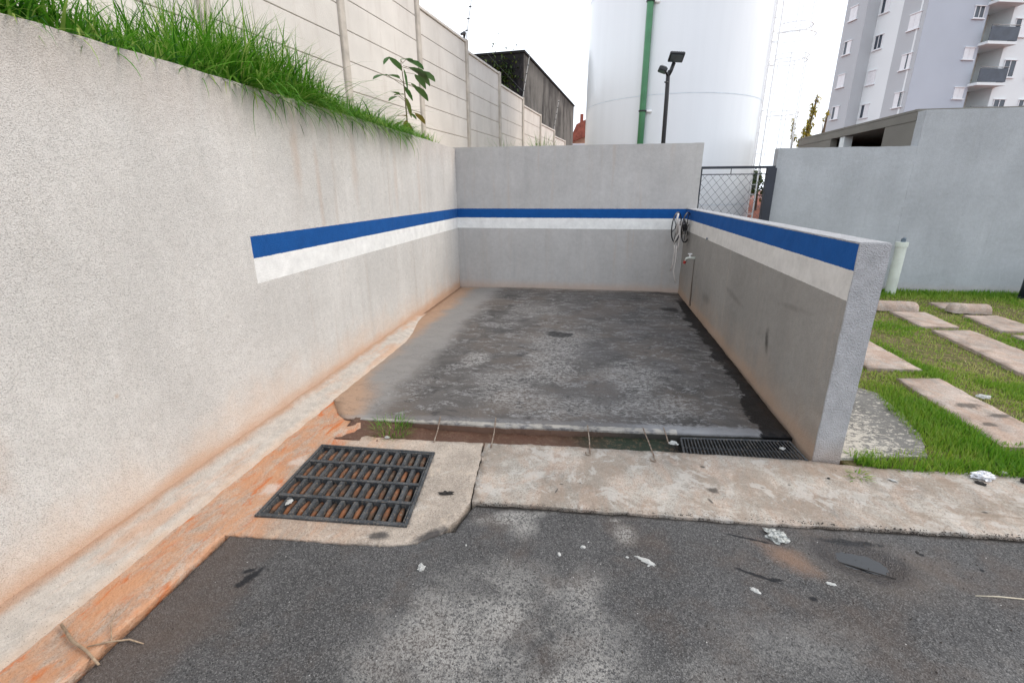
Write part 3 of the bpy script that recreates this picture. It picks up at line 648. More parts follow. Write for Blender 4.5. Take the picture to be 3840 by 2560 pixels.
cg = thing('channel_grate', 'narrow dark steel grate of thin bars in the channel beside the low side wall', 'drain grate', (.95, 2.7, 0))
G2 = [Vector((.607, 2.590)), Vector((1.300, 2.625)), Vector((1.283, 2.850)), Vector((.620, 2.785))]
def g2(u, v, z):
    p = G2[0].lerp(G2[1], u).lerp(G2[3].lerp(G2[2], u), v); return (p.x, p.y, z)
bm = bmesh.new()
for a, b in (((0, 0), (1, 0)), ((1, 0), (1, 1)), ((1, 1), (0, 1)), ((0, 1), (0, 0))): tube(bm, [g2(*a, -.006), g2(*b, -.006)], .007, 6)
obj('frame', bm, M_iron, cg)
bm = bmesh.new()
for k in range(1, 33): 
    u = k/33; tube(bm, [g2(u, .0, -.008), g2(u, 1, -.008)], .0042, 5)
tube(bm, [g2(0, .5, -.017), g2(1, .5, -.017)], .004, 5)
obj('bars', bm, M_iron, cg)

# bent rebar rods laid over the open channel
rods = [((-.965, 2.765, .030), (-.913, 2.47, .008), 0, 'leftmost thin rod lying across the channel, just right of the weed tuft'),
        ((-.585, 2.80, .034), (-.548, 2.462, .008), 0, 'second thin rod from the left lying across the channel, near the concrete joint'),
        ((.030, 2.79, .034), (.050, 2.48, .008), 1, 'rusty rod across the middle of the channel, its end bent on the concrete strip'),
        ((.384, 2.81, .034), (.425, 2.47, .008), 1, 'rusty hooked rod across the channel between the middle rod and the narrow grate'),
        ((.515, 2.83, .036), (.532, 2.70, -.005), 0, 'shortest rod, a stub beside the left end of the narrow grate')]
for a, b, hook, lab in rods:
    a, b = Vector(a), Vector(b); bm = bmesh.new(); p = [a, a.lerp(b, .5)+Vector((.004, 0, -.006)), b]
    if hook: p += [b+Vector((-.004, -.008, -.001)), b+Vector((-.022, -.006, 0)), b+Vector((-.026, .014, .001))]
    tube(bm, p, .0042, 6); tagp(obj('rebar_rod', bm, M_rebar, smooth=True), lab, 'rod', 'thin rods across the open channel')

# ================================================================== PANEL FENCE ON THE TERRACE
fd = Vector((.13817, .99041, 0)); fn = Vector((.99041, -.13817, 0)); F0 = Vector((-2.53, 9.83, 0)); SP = 1.925
pf = thing('panel_fence', 'pale precast concrete panel fence stepping down behind the terrace grass', 'fence', (-2.9, 7, 2.1))
tops = {-5: 5.36, -4: 5.1, -3: 4.86, -2: 4.6, -1: 4.37, 0: 4.17, 1: 4.02, 2: 3.81, 3: 3.66, 4: 3.44, 5: 3.27, 6: 3.1, 7: 2.95, 8: 2.8}
ROWH = .332
def fm(s): return Matrix.Translation(F0+fd*s) @ Matrix(((fd.x, fn.x, 0, 0), (fd.y, fn.y, 0, 0), (0, 0, 1, 0), (0, 0, 0, 1)))
for k in range(-4, 9):   # post k at s = SP*k ; the bay before it (k-1..k) has top tops[k]
    M = fm(SP*k); tp = tops[k]; bm = bmesh.new(); box(bm, -.055, .055, -.055, .052, 1.6, tp+.03, M=M)
    bmesh.ops.bevel(bm, geom=bm.edges[:], offset=.008, segments=1, affect='EDGES')
    obj('post', bm, M_post, pf)
    z1 = tp-.03; s0 = SP*(k-1)+.052; s1 = SP*k-.052; z = z1
    while z > 2.0:
        bm = bmesh.new(); M2 = fm(0); box(bm, s0, s1, -.020, .018, z-ROWH+.008, z, M=M2)
        bmesh.ops.bevel(bm, geom=bm.edges[:], offset=.005, segments=1, affect='EDGES')
        obj('panel', bm, M_fence, pf); z -= ROWH
    bm = bmesh.new(); box(bm, s0, s1, -.05, .045, z1+.003, z1+.045, M=fm(0))
    bmesh.ops.bevel(bm, geom=bm.edges[:], offset=.006, segments=1, affect='EDGES'); obj('capping', bm, M_fence, pf)
rodspec = [(-1, .10, .95), (0, .20, 1.0), (2, .20, 1.05), (4, .16, .95)]
tipp = []
for k, lean, ln in rodspec:
    b = F0+fd*SP*k+Vector((0, 0, tops[k])); t = b+Vector((lean*1.0, .05, ln)); tipp.append((b, t)); bm = bmesh.new(); tube(bm, [b-Vector((0, 0, .1)), t], .009, 6)
    rd = obj('wire_rod', bm, M_steel, pf)
    for q in range(5):
        p = b.lerp(t, .18+.19*q); bm = bmesh.new(); tube(bm, [p-Vector((.02, 0, 0)), p+Vector((.028, 0, 0))], .011, 6); obj('insulator', bm, M_black, pf)
bm = bmesh.new()
for (b0, t0), (b1, t1) in zip(tipp[1:], tipp[2:]):
    for q in range(1): tube(bm, [b0.lerp(t0, .16+.2*q), b1.lerp(t1, .16+.2*q)], .0022, 4)
obj('wire', bm, M_wire, pf)
bm = bmesh.new(); b = F0+Vector((0, -.25, 4.22)); tube(bm, [b, b+Vector((.03, .12, .05)), b+Vector((.0, .2, -.02))], [.02, .035, .015], 6); obj('wire_clip', bm, M_black, pf)

# ================================================================== OLD DARK BUILDING, HOUSE
ob = thing('abandoned_building', 'tall blackened bare concrete block behind the panel fence', 'building', (-2.5, 20, 0))
dv = Vector((.10991, .99394, 0)); dl = Vector((-.99394, .10991, 0)); K = Vector((-2.41, 16.83, 0))
def quadprism(bm, a, u, v_, z0, z1, mi=0):
    P = [a, a+u, a+u+v_, a+v_]; b = [bm.verts.new((p.x, p.y, z0)) for p in P]; t = [bm.verts.new((p.x, p.y, z1)) for p in P]
    for i in range(4): bm.faces.new((b[i], b[(i+1) % 4], t[(i+1) % 4], t[i])).material_index = mi
    bm.faces.new(t).material_index = mi; bm.faces.new(b[::-1]).material_index = mi
bm = bmesh.new(); quadprism(bm, K, dv*10.6, dl*4.5, 0, 5.67)
for i, f in enumerate(bm.faces):
    f.material_index = 0
bm.normal_update()
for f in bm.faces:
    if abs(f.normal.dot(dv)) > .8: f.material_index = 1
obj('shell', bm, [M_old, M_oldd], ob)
bm = bmesh.new(); quadprism(bm, K-dv*.04+(-dl)*.04, dv*10.7, dl*4.6, 5.673, 5.74); obj('roof_edge', bm, M_oldd, ob)
n = 420; pa = K+dl*.75-dv*.03; cen = [(pa.x+dl.x*RNG.normal(0, .28), pa.y+dl.y*RNG.normal(0, .3)-abs(RNG.normal(0, .06)), 5.05+RNG.normal(0, .33)) for _ in range(n)]
vy = thing('wall_creeper', 'green creeper on the dark end face of the blackened concrete block', 'plant', tuple(pa+Vector((0, 0, 4.5))))
leaves_mesh('foliage', cen, [(RNG.normal(), -.6, RNG.normal()) for _ in range(n)], RNG.uniform(.06, .13, n), RNG.uniform(.04, .08, n), M_dleaf, RNG.random(n), vy)
hs = thing('far_house', 'small salmon house with red tiled roof between the dark block and the white tank', 'house', (-.9, 33, 0))
bm = bmesh.new(); box(bm, -2.6, 1.2, 32, 36, 0, 4.62); obj('wall', bm, M_salm, hs)
bm = bmesh.new()
v = [bm.verts.new(p) for p in ((-2.9, 31.7, 4.62), (1.5, 31.7, 4.62), (1.5, 36.3, 4.62), (-2.9, 36.3, 4.62), (1.5, 34, 6.3), (.2, 34, 6.3), (-2.9, 34, 4.9), (-.4, 31.7, 5.6))]
bm.free(); bm = bmesh.new()
v = [bm.verts.new(p) for p in ((-1.7, 31.7, 4.3), (1.5, 31.7, 5.4), (1.5, 31.7, 6.6), (-1.25, 31.7, 5.35), (-1.7, 36.3, 4.3), (1.5, 36.3, 5.4), (1.5, 36.3, 6.6), (-1.25, 36.3, 5.35))]
for f in ((0, 1, 2, 3), (7, 6, 5, 4), (3, 2, 6, 7), (0, 4, 5, 1), (0, 3, 7, 4), (1, 5, 6, 2)): bm.faces.new([v[i] for i in f])
rf = obj('roof', bm, M_roof, hs)
bm = bmesh.new(); box(bm, -1.05, -.85, 31.9, 32.2, 5.3, 5.95); obj('chimney', bm, M_roof, rf)
bm = bmesh.new(); box(bm, -1.75, 1.4, 31.55, 31.68, 4.15, 4.24, M=Matrix.Translation((0, 0, 0))); obj('gutter', bm, M_wfr, hs)

# ================================================================== WATER TANK
TC = Vector((1.572, 11.897, 0)); TR = 1.834
tk = thing('water_tank', 'huge white cylindrical water tank towering behind the bay', 'water tank', tuple(TC))
def cyl(bm, c, r, z0, z1, seg=96, caps=True, rows=1):
    rings = [[bm.verts.new((c.x+r*math.cos(2*math.pi*k/seg), c.y+r*math.sin(2*math.pi*k/seg), z0+(z1-z0)*q/rows)) for k in range(seg)] for q in range(rows+1)]
    for a, b in zip(rings, rings[1:]):
        for k in range(seg): bm.faces.new((a[k], a[(k+1) % seg], b[(k+1) % seg], b[k]))
    if caps: bm.faces.new(rings[-1])
obj('shell', mk(cyl, TC, TR, .25, 14, rows=8), M_tank, tk, True)
obj('plinth', mk(cyl, TC, TR+.25, -.3, .25), M_slab, tk)
for z in (1.2, 3.2, 5.2, 7.2): obj('weld_seam', mk(cyl, TC, TR+.004, z, z+.012, caps=False), M_seam, tk, True)
bm = bmesh.new(); box(bm, 1.565, 1.572, 10.055, 10.062, 1.22, 3.2, M=None); bm.free()
pc = Vector((.845, 10.14, 0)); bm = bmesh.new(); tube(bm, [(pc.x, pc.y, .2), (pc.x, pc.y, 3.0), (pc.x, pc.y, 9)], .060, 20)
gp = obj('green_pipe', bm, M_green, tk, True)
for z in (2.93, 4.72, 6.5):
    bm = bmesh.new(); tube(bm, [(pc.x, pc.y, z-.012), (pc.x, pc.y, z+.012)], .073, 20); obj('pipe_clamp', bm, M_black, gp)
    bm = bmesh.new(); tube(bm, [(pc.x+.07, pc.y, z), (pc.x+.15, pc.y+.02, z-.01), (pc.x+.22, pc.y+.10, z-.015)], [.02, .035, .02], 8); obj('pipe_bracket', bm, M_wsteel, tk)
# ladder with safety cage on the right of the tank
lx = TC.x+TR+.11; ly = TC.y-.15
bm = bmesh.new()
for dy in (-.2, .2): tube(bm, [(lx, ly+dy, .2), (lx, ly+dy, 13)], .016, 6)
for k in range(42): tube(bm, [(lx, ly-.2, .4+.3*k), (lx, ly+.2, .4+.3*k)], .006, 5)
for k in range(24): 
    z = .55+.42*k
    tube(bm, [(lx, ly-.2, z), (TC.x+math.sqrt(TR**2-.35**2)-.01, ly-.2, z)], .009, 5)
    tube(bm, [(lx, ly+.2, z), (TC.x+TR-.02, ly+.2, z)], .009, 5)
obj('ladder', bm, M_wsteel, tk)
def cage(z0, z1, zs):
    bm = bmesh.new(); R_ = .36; cx = lx+.30
    ang = [math.radians(a) for a in range(-145, 146, 10)]
    def pt(a, z, k=1): return (cx+R_*k*math.cos(a), ly+R_*k*math.sin(a), z)
    for z, k in zs: tube(bm, [(lx, ly-.2, z)]+[pt(a, z, k) for a in ang]+[(lx, ly+.2, z)], .010, 4)
    for a in (-100, -50, 0, 50, 100): a = math.radians(a); tube(bm, [pt(a, z0), pt(a, z1)], .010, 4)
    obj('ladder_cage', bm, M_wsteel, tk)
cage(2.2, 4.08, [(2.95, 1), (3.03, 1), (4.0, 1), (4.08, 1.05)]); cage(4.5, 9, [(4.45, 1.2), (4.62, 1.0), (5.6, 1), (6.8, 1), (8, 1)])

# ================================================================== LAMP POST
lp = thing('lamp_post', 'black lamp post with two floodlight heads in front of the white tank', 'street lamp', (1.19, 9.3, 0))
bm = bmesh.new(); tube(bm, [(1.205, 9.3, -.3), (1.165, 9.3, 3.0), (1.155, 9.3, 3.36), (1.175, 9.3, 3.42)], [.040, .036, .034, .03], 12); obj('pole', bm, M_black, lp, True)
bm = bmesh.new(); tube(bm, [(1.155, 9.3, 3.34), (1.20, 9.3, 3.43), (1.235, 9.3, 3.54)], .032, 10); tube(bm, [(1.155, 9.28, 3.34), (1.10, 9.22, 3.39), (1.06, 9.2, 3.41)], .018, 8)
tube(bm, [(1.165, 9.27, 3.24), (1.10, 9.24, 3.24)], .012, 6); obj('arm', bm, M_black, lp, True)
def flood(center, w, d, t, rot, nm='floodlight'):
    M = Matrix.Translation(center) @ rot
    bm = bmesh.new(); box(bm, -w/2, w/2, -d/2, d/2, -t/2, t/2, M=M); bmesh.ops.bevel(bm, geom=bm.edges[:], offset=.008, segments=2, affect='EDGES')
    for k in range(7): x = -w/2+.03+(w-.06)*k/6; box(bm, x-.004, x+.004, -d/2+.02, d/2-.02, t/2-.002, t/2+.018, M=M)
    o = obj(nm, bm, M_black, lp)
    bm = bmesh.new(); box(bm, -w/2+.02, w/2-.02, -d/2+.02, d/2-.02, -t/2-.006, -t/2+.002, M=M); obj('lens', bm, M_glass, o)
flood(Vector((1.255, 9.22, 3.605)), .24, .19, .05, Matrix.Rotation(math.radians(2), 4, 'Y') @ Matrix.Rotation(math.radians(-30), 4, 'X') @ Matrix.Rotation(math.radians(4), 4, 'Z'))
flood(Vector((1.045, 9.18, 3.415)), .14, .14, .06, Matrix.Rotation(math.radians(20), 4, 'Y') @ Matrix.Rotation(math.radians(-10), 4, 'X'))

# ================================================================== GATE
gt = thing('wire_mesh_gate', 'dark framed chain link gate between the bay and the grey building', 'gate', (2.1, 7.95, 0))
bm = bmesh.new(); box(bm, 1.56, 2.64, 7.93, 7.97, 1.795, 1.83); obj('top_rail', bm, M_navy, gt)
bm = bmesh.new(); box(bm, 2.535, 2.655, 7.90, 8.0, -.1, 1.80); obj('post', bm, M_navy, gt)
bm = bmesh.new(); box(bm, 1.595, 1.615, 7.94, 7.96, -.1, 1.795); obj('side_frame', bm, M_navy, gt)
bm = bmesh.new(); box(bm, 1.50, 1.59, 7.93, 7.98, -.1, 1.79); obj('white_post', bm, M_wsteel, gt)
bm = bmesh.new(); tube(bm, [(1.61, 7.95, 1.715), (2.54, 7.95, 1.715)], .007, 6); tube(bm, [(2.03, 7.95, 1.72), (2.03, 7.95, 1.80)], .006, 5); tube(bm, [(2.44, 7.95, 1.72), (2.44, 7.95, 1.80)], .006, 5); tube(bm, [(1.61, 7.95, .08), (2.54, 7.95, .08)], .012, 6); obj('mesh_rail', bm, M_navy, gt)
bm = bmesh.new(); x0, x1, z0, z1 = 1.612, 2.537, .08, 1.725; P_ = .118
kk = -20
while kk*P_ < (x1-x0)+(z1-z0):
    for sgn in (1, -1):
        # line x - x0 = kk*P + sgn*t
        a = x0+kk*P_ if sgn > 0 else x1-kk*P_
        pts = []
        for z in (z0, z1):
            pts.append((a+sgn*(z-z0)*.85, z))
        (xa, za), (xb, zb) = pts
        lo, hi = 0., 1.
        def fx(t): return xa+(xb-xa)*t
        ts = [t for t in ((x0-xa)/(xb-xa), (x1-xa)/(xb-xa))]; t0, t1 = max(0, min(ts)), min(1, max(ts))
        if t1 > t0+.01: tube(bm, [(fx(t0), 7.95+.003*sgn, za+(zb-za)*t0), (fx(t1), 7.95+.003*sgn, za+(zb-za)*t1)], .0032, 4)
    kk += 1
obj('chain_link', bm, M_wire, gt)
bm = bmesh.new(); box(bm, 0, 1, 0, 1, 0, 1); bm.free()

# ================================================================== GREY UTILITY BUILDING
ub = thing('utility_building', 'grey rendered building with stepped front wall and flat canopy roof right of the gate', 'building', (4.5, 8.0, 0))
obj('low_wall', gridwall(2.668, 4.4985, 8.0, 8.15, -.3, 2.075, .12, .003), M_build, ub)
obj('high_wall', gridwall(4.50, 10.0, 8.0, 8.18, -.3, 2.535, .12, .003), M_build, ub)
for ya, yb_ in ((8.1815, 8.95), (10.75, 12.3)):
    bm = bmesh.new(); box(bm, 4.503, 4.62, ya, yb_, -.3, 2.42); obj('side_wall', bm, M_oliv, ub)
bm = bmesh.new(); box(bm, 4.495, 10, 8.183, 12.3, 2.423, 2.54); box(bm, 4.49, 9.98, 8.19, 12.35, 2.543, 2.575); obj('roof', bm, M_oliv, ub)
bm = bmesh.new(); box(bm, 4.52, 4.66, 10.25, 10.42, -.3, 2.42); obj('column', bm, M_aptw, ub)
bm = bmesh.new(); box(bm, 6.3, 6.4, 8.2, 12.2, -.3, 2.42); obj('inner_wall', bm, M_brown, ub)
bm = bmesh.new(); box(bm, 4.625, 6.295, 12.1, 12.2, -.3, 2.42); obj('rear_wall', bm, M_brown, ub)
bm = bmesh.new(); box(bm, 4.625, 6.25, 8.95, 10.7, 1.70, 1.78); obj('shelf', bm, M_brown, ub)

# ================================================================== APARTMENT TOWER
ap = thing('apartment_building', 'tall grey and white apartment block with balconies, far behind the grey building', 'building', (24.6, 46.7, 0))
uL = Vector((-.27214, .96226, 0)); uR = Vector((.96226, .27214, 0)); AK = Vector((24.594, 46.722, 0))
def q3(s, d, z): p = AK+uL*s+uR*d; return Vector((p.x, p.y, z))     # s away along left face, d to the right along the front
AM = Matrix(((uR.x, uL.x, 0, AK.x), (uR.y, uL.y, 0, AK.y), (0, 0, 1, 0), (0, 0, 0, 1)))   # local (d, s, z)
zc = lambda z: 1.5+1.6*(z-1.5)
bm = bmesh.new(); box(bm, 0, 5.3, 0, 2.24, -.3, 34, M=AM); obj('grey_wing', bm, M_aptg, ap)
bm = bmesh.new(); box(bm, .0, 9, 2.243, 4.7, -.3, 34, M=AM); obj('white_wing', bm, M_aptw, ap)
PR = 1.15
bm = bmesh.new(); box(bm, -PR, 9, 4.703, 7.1, -.3, 34, M=AM); obj('end_wing', bm, M_aptg, ap)
bm = bmesh.new(); box(bm, .02, 5.3, -.012, -.002, -.3, 34, M=AM); obj('front_facing', bm, M_aptd, ap)
bm = bmesh.new(); box(bm, -.02, .03, -.05, .38, -.3, 34, M=AM); bm.free()
bm = bmesh.new(); box(bm, -.03, -.002, .40, .55, -.3, 34, M=AM); obj('downpipe', bm, M_aptw, ap)
bm = bmesh.new(); box(bm, 5.303, 16, 1.9, 2.2, -.3, 34, M=AM); obj('recess_wall', bm, M_aptc, ap)
bm = bmesh.new(); box(bm, 7.55, 16, .0, 1.897, -.3, 34, M=AM); obj('white_front', bm, M_aptw, ap)
def win(nm, plane, a0, a1, z0, z1, mode, off=0.0):
    "plane L: left face (s range), plane R: front (d range)"
    fr = bmesh.new(); pn_ = bmesh.new(); th = .05
    def bx(b, p0, p1, q0, q1, t0, t1):
        if plane == 'L': box(b, off-t1, off-t0, p0, p1, q0, q1, M=AM)
        else: box(b, p0, p1, off-t1, off-t0, q0, q1, M=AM)
    bx(fr, a0-.04, a1+.04, z1, z1+.06, .003, .10); bx(fr, a0-.10, a1+.10, z0-.08, z0, .003, .13)
    mid = (a0+a1)/2
    if mode == 'shut': bx(fr, a0, mid-.01, z0, z1, .003, .05); bx(fr, mid+.01, a1, z0, z1, .003, .045)
    elif mode == 'half': bx(fr, mid-.05, a1, z0, z1, .003, .05); bx(fr, a0, a0+.05, z0, z1, .003, .05)
    elif mode == 'half2': bx(fr, a0, mid+.05, z0, z1, .003, .05); bx(fr, a1-.05, a1, z0, z1, .003, .05)
    elif mode == 'third': bx(fr, a0, a0+.33*(a1-a0), z0, z1, .003, .05); bx(fr, a0+.5*(a1-a0), a1, z0, z1, .003, .05)
    else:
        for q in (a0, mid-.03, a1-.06): bx(fr, q, q+.06, z0, z1, .003, .06)
        bx(fr, a0, a1, z0, z0+.05, .004, .055)
    o = obj('window', fr, M_wfr, ap); bx(pn_, a0+.01, a1-.01, z0+.01, z1-.01, .004, .03); obj('pane', pn_, M_win, o)
LV = [15.07, 12.25, 9.55, 6.8]    # slab levels
for (c0, c1, z0, mode) in [(.25, 1.25, 13.5, 'shut'), (.25, 1.2, 10.68, 'third'), (.22, 1.08, 7.9, 'half'), (.25, 1.2, 16.3, 'shut'), (.25, 1.2, 5.1, 'shut')]: win('w', 'L', c0+.12, c1+.06, z0, z0+1.08, mode, 0)
for (z0, mode) in [(12.9, 'glass'), (10.2, 'shut'), (7.55, 'half2'), (15.6, 'half2'), (4.9, 'half')]: win('w', 'L', 3.62, 4.45, z0, z0+1.05, mode, 0)
for (z0, mode) in [(15.65, 'shut'), (13.0, 'half2'), (10.35, 'shut'), (7.7, 'half2'), (18.3, 'half'), (5.0, 'shut')]: win('w', 'L', 5.7, 6.5, z0, z0+1.02, mode, -PR)
for z0, mode in [(14.12, 'glass'), (11.30, 'shut'), (8.47, 'shut'), (16.9, 'glass'), (5.6, 'glass')]: win('w', 'R', 4.08, 4.95, z0, z0+.80, mode, -.012)
for i, z in enumerate([15.22, 12.43, 9.55, 6.7, 18.0]):
    bm = bmesh.new(); box(bm, 5.15, 7.75, -.75, 1.899, z-.20, z, M=AM); b = obj('balcony', bm, M_aptw, ap)
    bm = bmesh.new(); box(bm, 5.2, 7.7, -.72, -.69, z+.05, z+1.0, M=AM); box(bm, 7.67, 7.70, -.69, -.02, z+.05, z+1.0, M=AM); obj('railing', bm, M_rail, b)
    bm = bmesh.new(); tube(bm, [AM @ Vector((5.2, -.71, z+1.1)), AM @ Vector((7.7, -.71, z+1.1)), AM @ Vector((7.7, 0, z+1.1))], .03, 5); obj('handrail', bm, M_rail, b)
    bm = bmesh.new(); box(bm, 5.5, 6.35, 1.84, 1.895, z+.02, z+2.05, M=AM); obj('balcony_door', bm, M_win, b)
    win('w', 'R', 7.95, 9.05, z+.55, z+1.75, ('glass', 'half', 'glass', 'glass', 'glass')[i], 0)
    win('w', 'R', 10.3, 11.3, z+.55, z+1.75, 'glass', 0)
bm = bmesh.new()
for z, c in ((12.43, 0), (9.55, 1)):
    pass
bm.free()

# ================================================================== HOSE REEL, TAP, PIPE
hr = thing('hose_reel', 'black wheeled hose reel with white hose hung in the far right corner of the bay', 'hose reel', (1.22, 7.0, 1.0))
RM = Matrix.Translation((1.225, 6.98, 1.0)) @ Matrix.Rotation(math.radians(-27), 4, 'Z')
for sx in (-.068, .068):
    bm = bmesh.new(); ring = [RM @ Vector((sx, .20*math.cos(a*math.pi/16), .20*math.sin(a*math.pi/16))) for a in range(33)]
    tube(bm, ring, .009, 6, cap=False)
    for k in range(6):
        a = k*math.pi/3+.3; tube(bm, [RM @ Vector((sx, .03*math.cos(a), .03*math.sin(a))), RM @ Vector((sx, .18*math.cos(a), .18*math.sin(a)))], .006, 5)
    tube(bm, [RM @ Vector((sx-.012, 0, 0)), RM @ Vector((sx+.012, 0, 0))], .028, 12)
    obj('side_wheel', bm, M_plastic, hr)
bm = bmesh.new(); tube(bm, [RM @ Vector((-.06, 0, 0)), RM @ Vector((.06, 0, 0))], .05, 14); obj('drum', bm, M_plastic, hr)
bm = bmesh.new(); tube(bm, [RM @ Vector((0, 0, .0)), RM @ Vector((.01, .12, .05)), RM @ Vector((.02, .345, .05))], .012, 6); tube(bm, [RM @ Vector((.0, .1, -.1)), RM @ Vector((.02, .345, -.05))], .012, 6); obj('wall_bracket', bm, M_steel, hr)
bm = bmesh.new(); pts = []
for k in range(150):
    a = k*2*math.pi/20; x = -.048+.096*abs(((k/38) % 2)-1); r_ = .058+.045*(k/150)+.008*math.sin(k*.9); pts.append(RM @ Vector((x, r_*math.cos(a), r_*math.sin(a))))
tube(bm, pts, .0095, 6)
e = pts[-1]
tube(bm, [RM @ Vector((-.03, -.10, .19)), RM @ Vector((-.03, -.13, .12)), RM @ Vector((.015, -.14, .02)), RM @ Vector((.02, -.13, -.06)), RM @ Vector((-.02, -.16, -.16)), RM @ Vector((-.03, -.15, -.22))], [.014, .013, .010, .009, .008, .007], 6)
tube(bm, [RM @ Vector((.02, -.13, .03)), RM @ Vector((.03, -.13, -.12)), RM @ Vector((.025, -.12, -.24)), RM @ Vector((.01, -.12, -.31))], .009, 6)
tube(bm, [RM @ Vector((-.03, -.14, -.2)), RM @ Vector((-.02, -.13, -.32)), RM @ Vector((-.035, -.11, -.50)), RM @ Vector((-.06, -.10, -.60))], .008, 6)
tube(bm, [RM @ Vector((.0, -.13, -.24)), RM @ Vector((.005, -.12, -.40)), RM @ Vector((-.01, -.12, -.60)), RM @ Vector((.02, -.11, -.72)), RM @ Vector((.03, -.1, -.76))], .0085, 6)
obj('hose', bm, M_hose, hr, True)
tp = thing('wall_tap', 'small tap with red handle on the low side wall below the hose reel', 'tap', (1.335, 6.4, .62))
bm = bmesh.new(); tube(bm, [(1.336, 6.40, .655), (1.27, 6.42, .655), (1.235, 6.44, .645), (1.225, 6.45, .61)], [.016, .015, .015, .013], 10); obj('spout', bm, M_pvc, tp, True)
bm = bmesh.new(); tube(bm, [(1.27, 6.42, .66), (1.27, 6.42, .70)], .009, 8); tube(bm, [(1.245, 6.42, .705), (1.295, 6.42, .705)], .008, 6); obj('handle', bm, M_wsteel, tp)
bm = bmesh.new(); tube(bm, [(1.222, 6.452, .61), (1.215, 6.46, .575)], [.02, .017], 10); obj('nozzle', bm, M_red_h, tp)
bm = bmesh.new(); tube(bm, [(1.327, 6.40, .63), (1.327, 6.40, .42), (1.326, 6.36, .03)], [.003, .004, .012], 6); obj('mortar_seam', bm, M_seamc, tp)
tagp(obj('wall_plug', mk(tube, [(1.33, 5.85, .955), (1.318, 5.85, .955)], .012, 10), M_grayc), 'tiny dark plug in the white stripe of the low side wall', 'plug')
pp = thing('vent_pipe', 'short white plastic pipe standing on the lawn in front of the grey building', 'pipe', (4.44, 7.72, 0))
bm = bmesh.new(); tube(bm, [(4.44, 7.72, -.05), (4.44, 7.72, .70)], .068, 24); tube(bm, [(4.44, 7.72, .70), (4.44, 7.72, .765)], .078, 24); obj('pipe', bm, M_pvc, pp, False)
bm = bmesh.new(); tube(bm, [(4.45, 7.72, .765), (4.45, 7.72, .80), (4.455, 7.70, .82)], [.03, .03, .018], 10); obj('cap', bm, M_grayc, pp)
db = thing('dark_post', 'dark post at the foot of the grey wall by the right edge of the photo', 'post', (6.15, 7.6, 0))
bm = bmesh.new(); tube(bm, [(6.13, 7.6, -.05), (6.13, 7.6, .36), (6.13, 7.6, .40)], [.10, .10, .07], 20); obj('body', bm, M_navy, db, True)
bm = bmesh.new(); tube(bm, [(6.13, 7.6, -.02), (6.13, 7.6, .03)], .13, 20); obj('base_plate', bm, M_navy, db)

# ================================================================== PAVING SLABS AND WHEEL STOPS
PV = [([(3.79, 6.50), (4.20, 6.52), (4.12, 5.80), (3.72, 5.78)], 'pinkish slab lying just in front of the left wheel stop'),
      ([(3.75, 5.65), (4.16, 5.70), (4.10, 3.55), (3.55, 3.50), (3.62, 4.33)], 'long slab in the next row below the left wheel stop slab'),
      ([(2.42, 5.17), (2.86, 5.17), (2.86, 4.28), (2.42, 4.26)], 'slab half hidden behind the end of the low side wall'),
      ([(2.53, 4.04), (2.87, 4.09), (2.90, 2.97), (2.50, 2.94)], 'nearest large slab, stained black, running to the grass edge'),
      ([(4.56, 6.42), (4.95, 6.46), (4.93, 5.73), (4.45, 5.71)], 'slab in front of the right wheel stop'),
      ([(4.60, 7.12), (4.96, 7.15), (4.80, 6.78), (4.55, 6.76)], 'small slab showing behind the right wheel stop'),
      ([(4.45, 5.56), (4.95, 5.60), (4.9, 4.2), (4.4, 4.1)], 'slab at the right edge below the right wheel stop slab')]
for i, (poly, lab) in enumerate(PV):
    o = slab('paving_slab', poly, lambda x, y, i=i: .016+.003*nz(x, y, i, 4), .06, M_slab, grid=.12, ostep=.04, jit=.010, seed=i*3)
    tagp(o, lab, 'paving slab', 'concrete slabs set in the lawn')
def stop(x0, x1, yc, lab):
    bm = bmesh.new(); prof = [(-.085, 0), (-.075, .06), (-.05, .10), (-.02, .112), (.02, .112), (.05, .10), (.075, .06), (.085, 0)]; n = 24; rows = []
    for i in range(n+1):
        x = x0+(x1-x0)*i/n; k = 1-.35*max(0, 1-min(i, n-i)/1.6)
        rows.append([bm.verts.new((x+.004*nz(x, p[0], 1, 20), yc+p[0]*(k if i in (0, n) else 1)+.005*nz(x, p[0], p[1], 14), .005+p[1]*k+.006*nz(x, p[0], p[1]+4, 14))) for p in prof])
    for a, b in zip(rows, rows[1:]):
        for j in range(len(prof)-1): bm.faces.new((a[j], a[j+1], b[j+1], b[j]))
    bm.faces.new(rows[0][::-1]); bm.faces.new(rows[-1])
    bmesh.ops.recalc_face_normals(bm, faces=bm.faces[:])
    tagp(obj('wheel_stop', bm, M_slab, smooth=True), lab, 'wheel stop', 'concrete wheel stops on the lawn')
stop(3.66, 4.17, 6.64, 'low concrete wheel stop nearest the low side wall'); stop(4.52, 4.97, 6.62, 'low concrete wheel stop farther right, by the small rear slab')

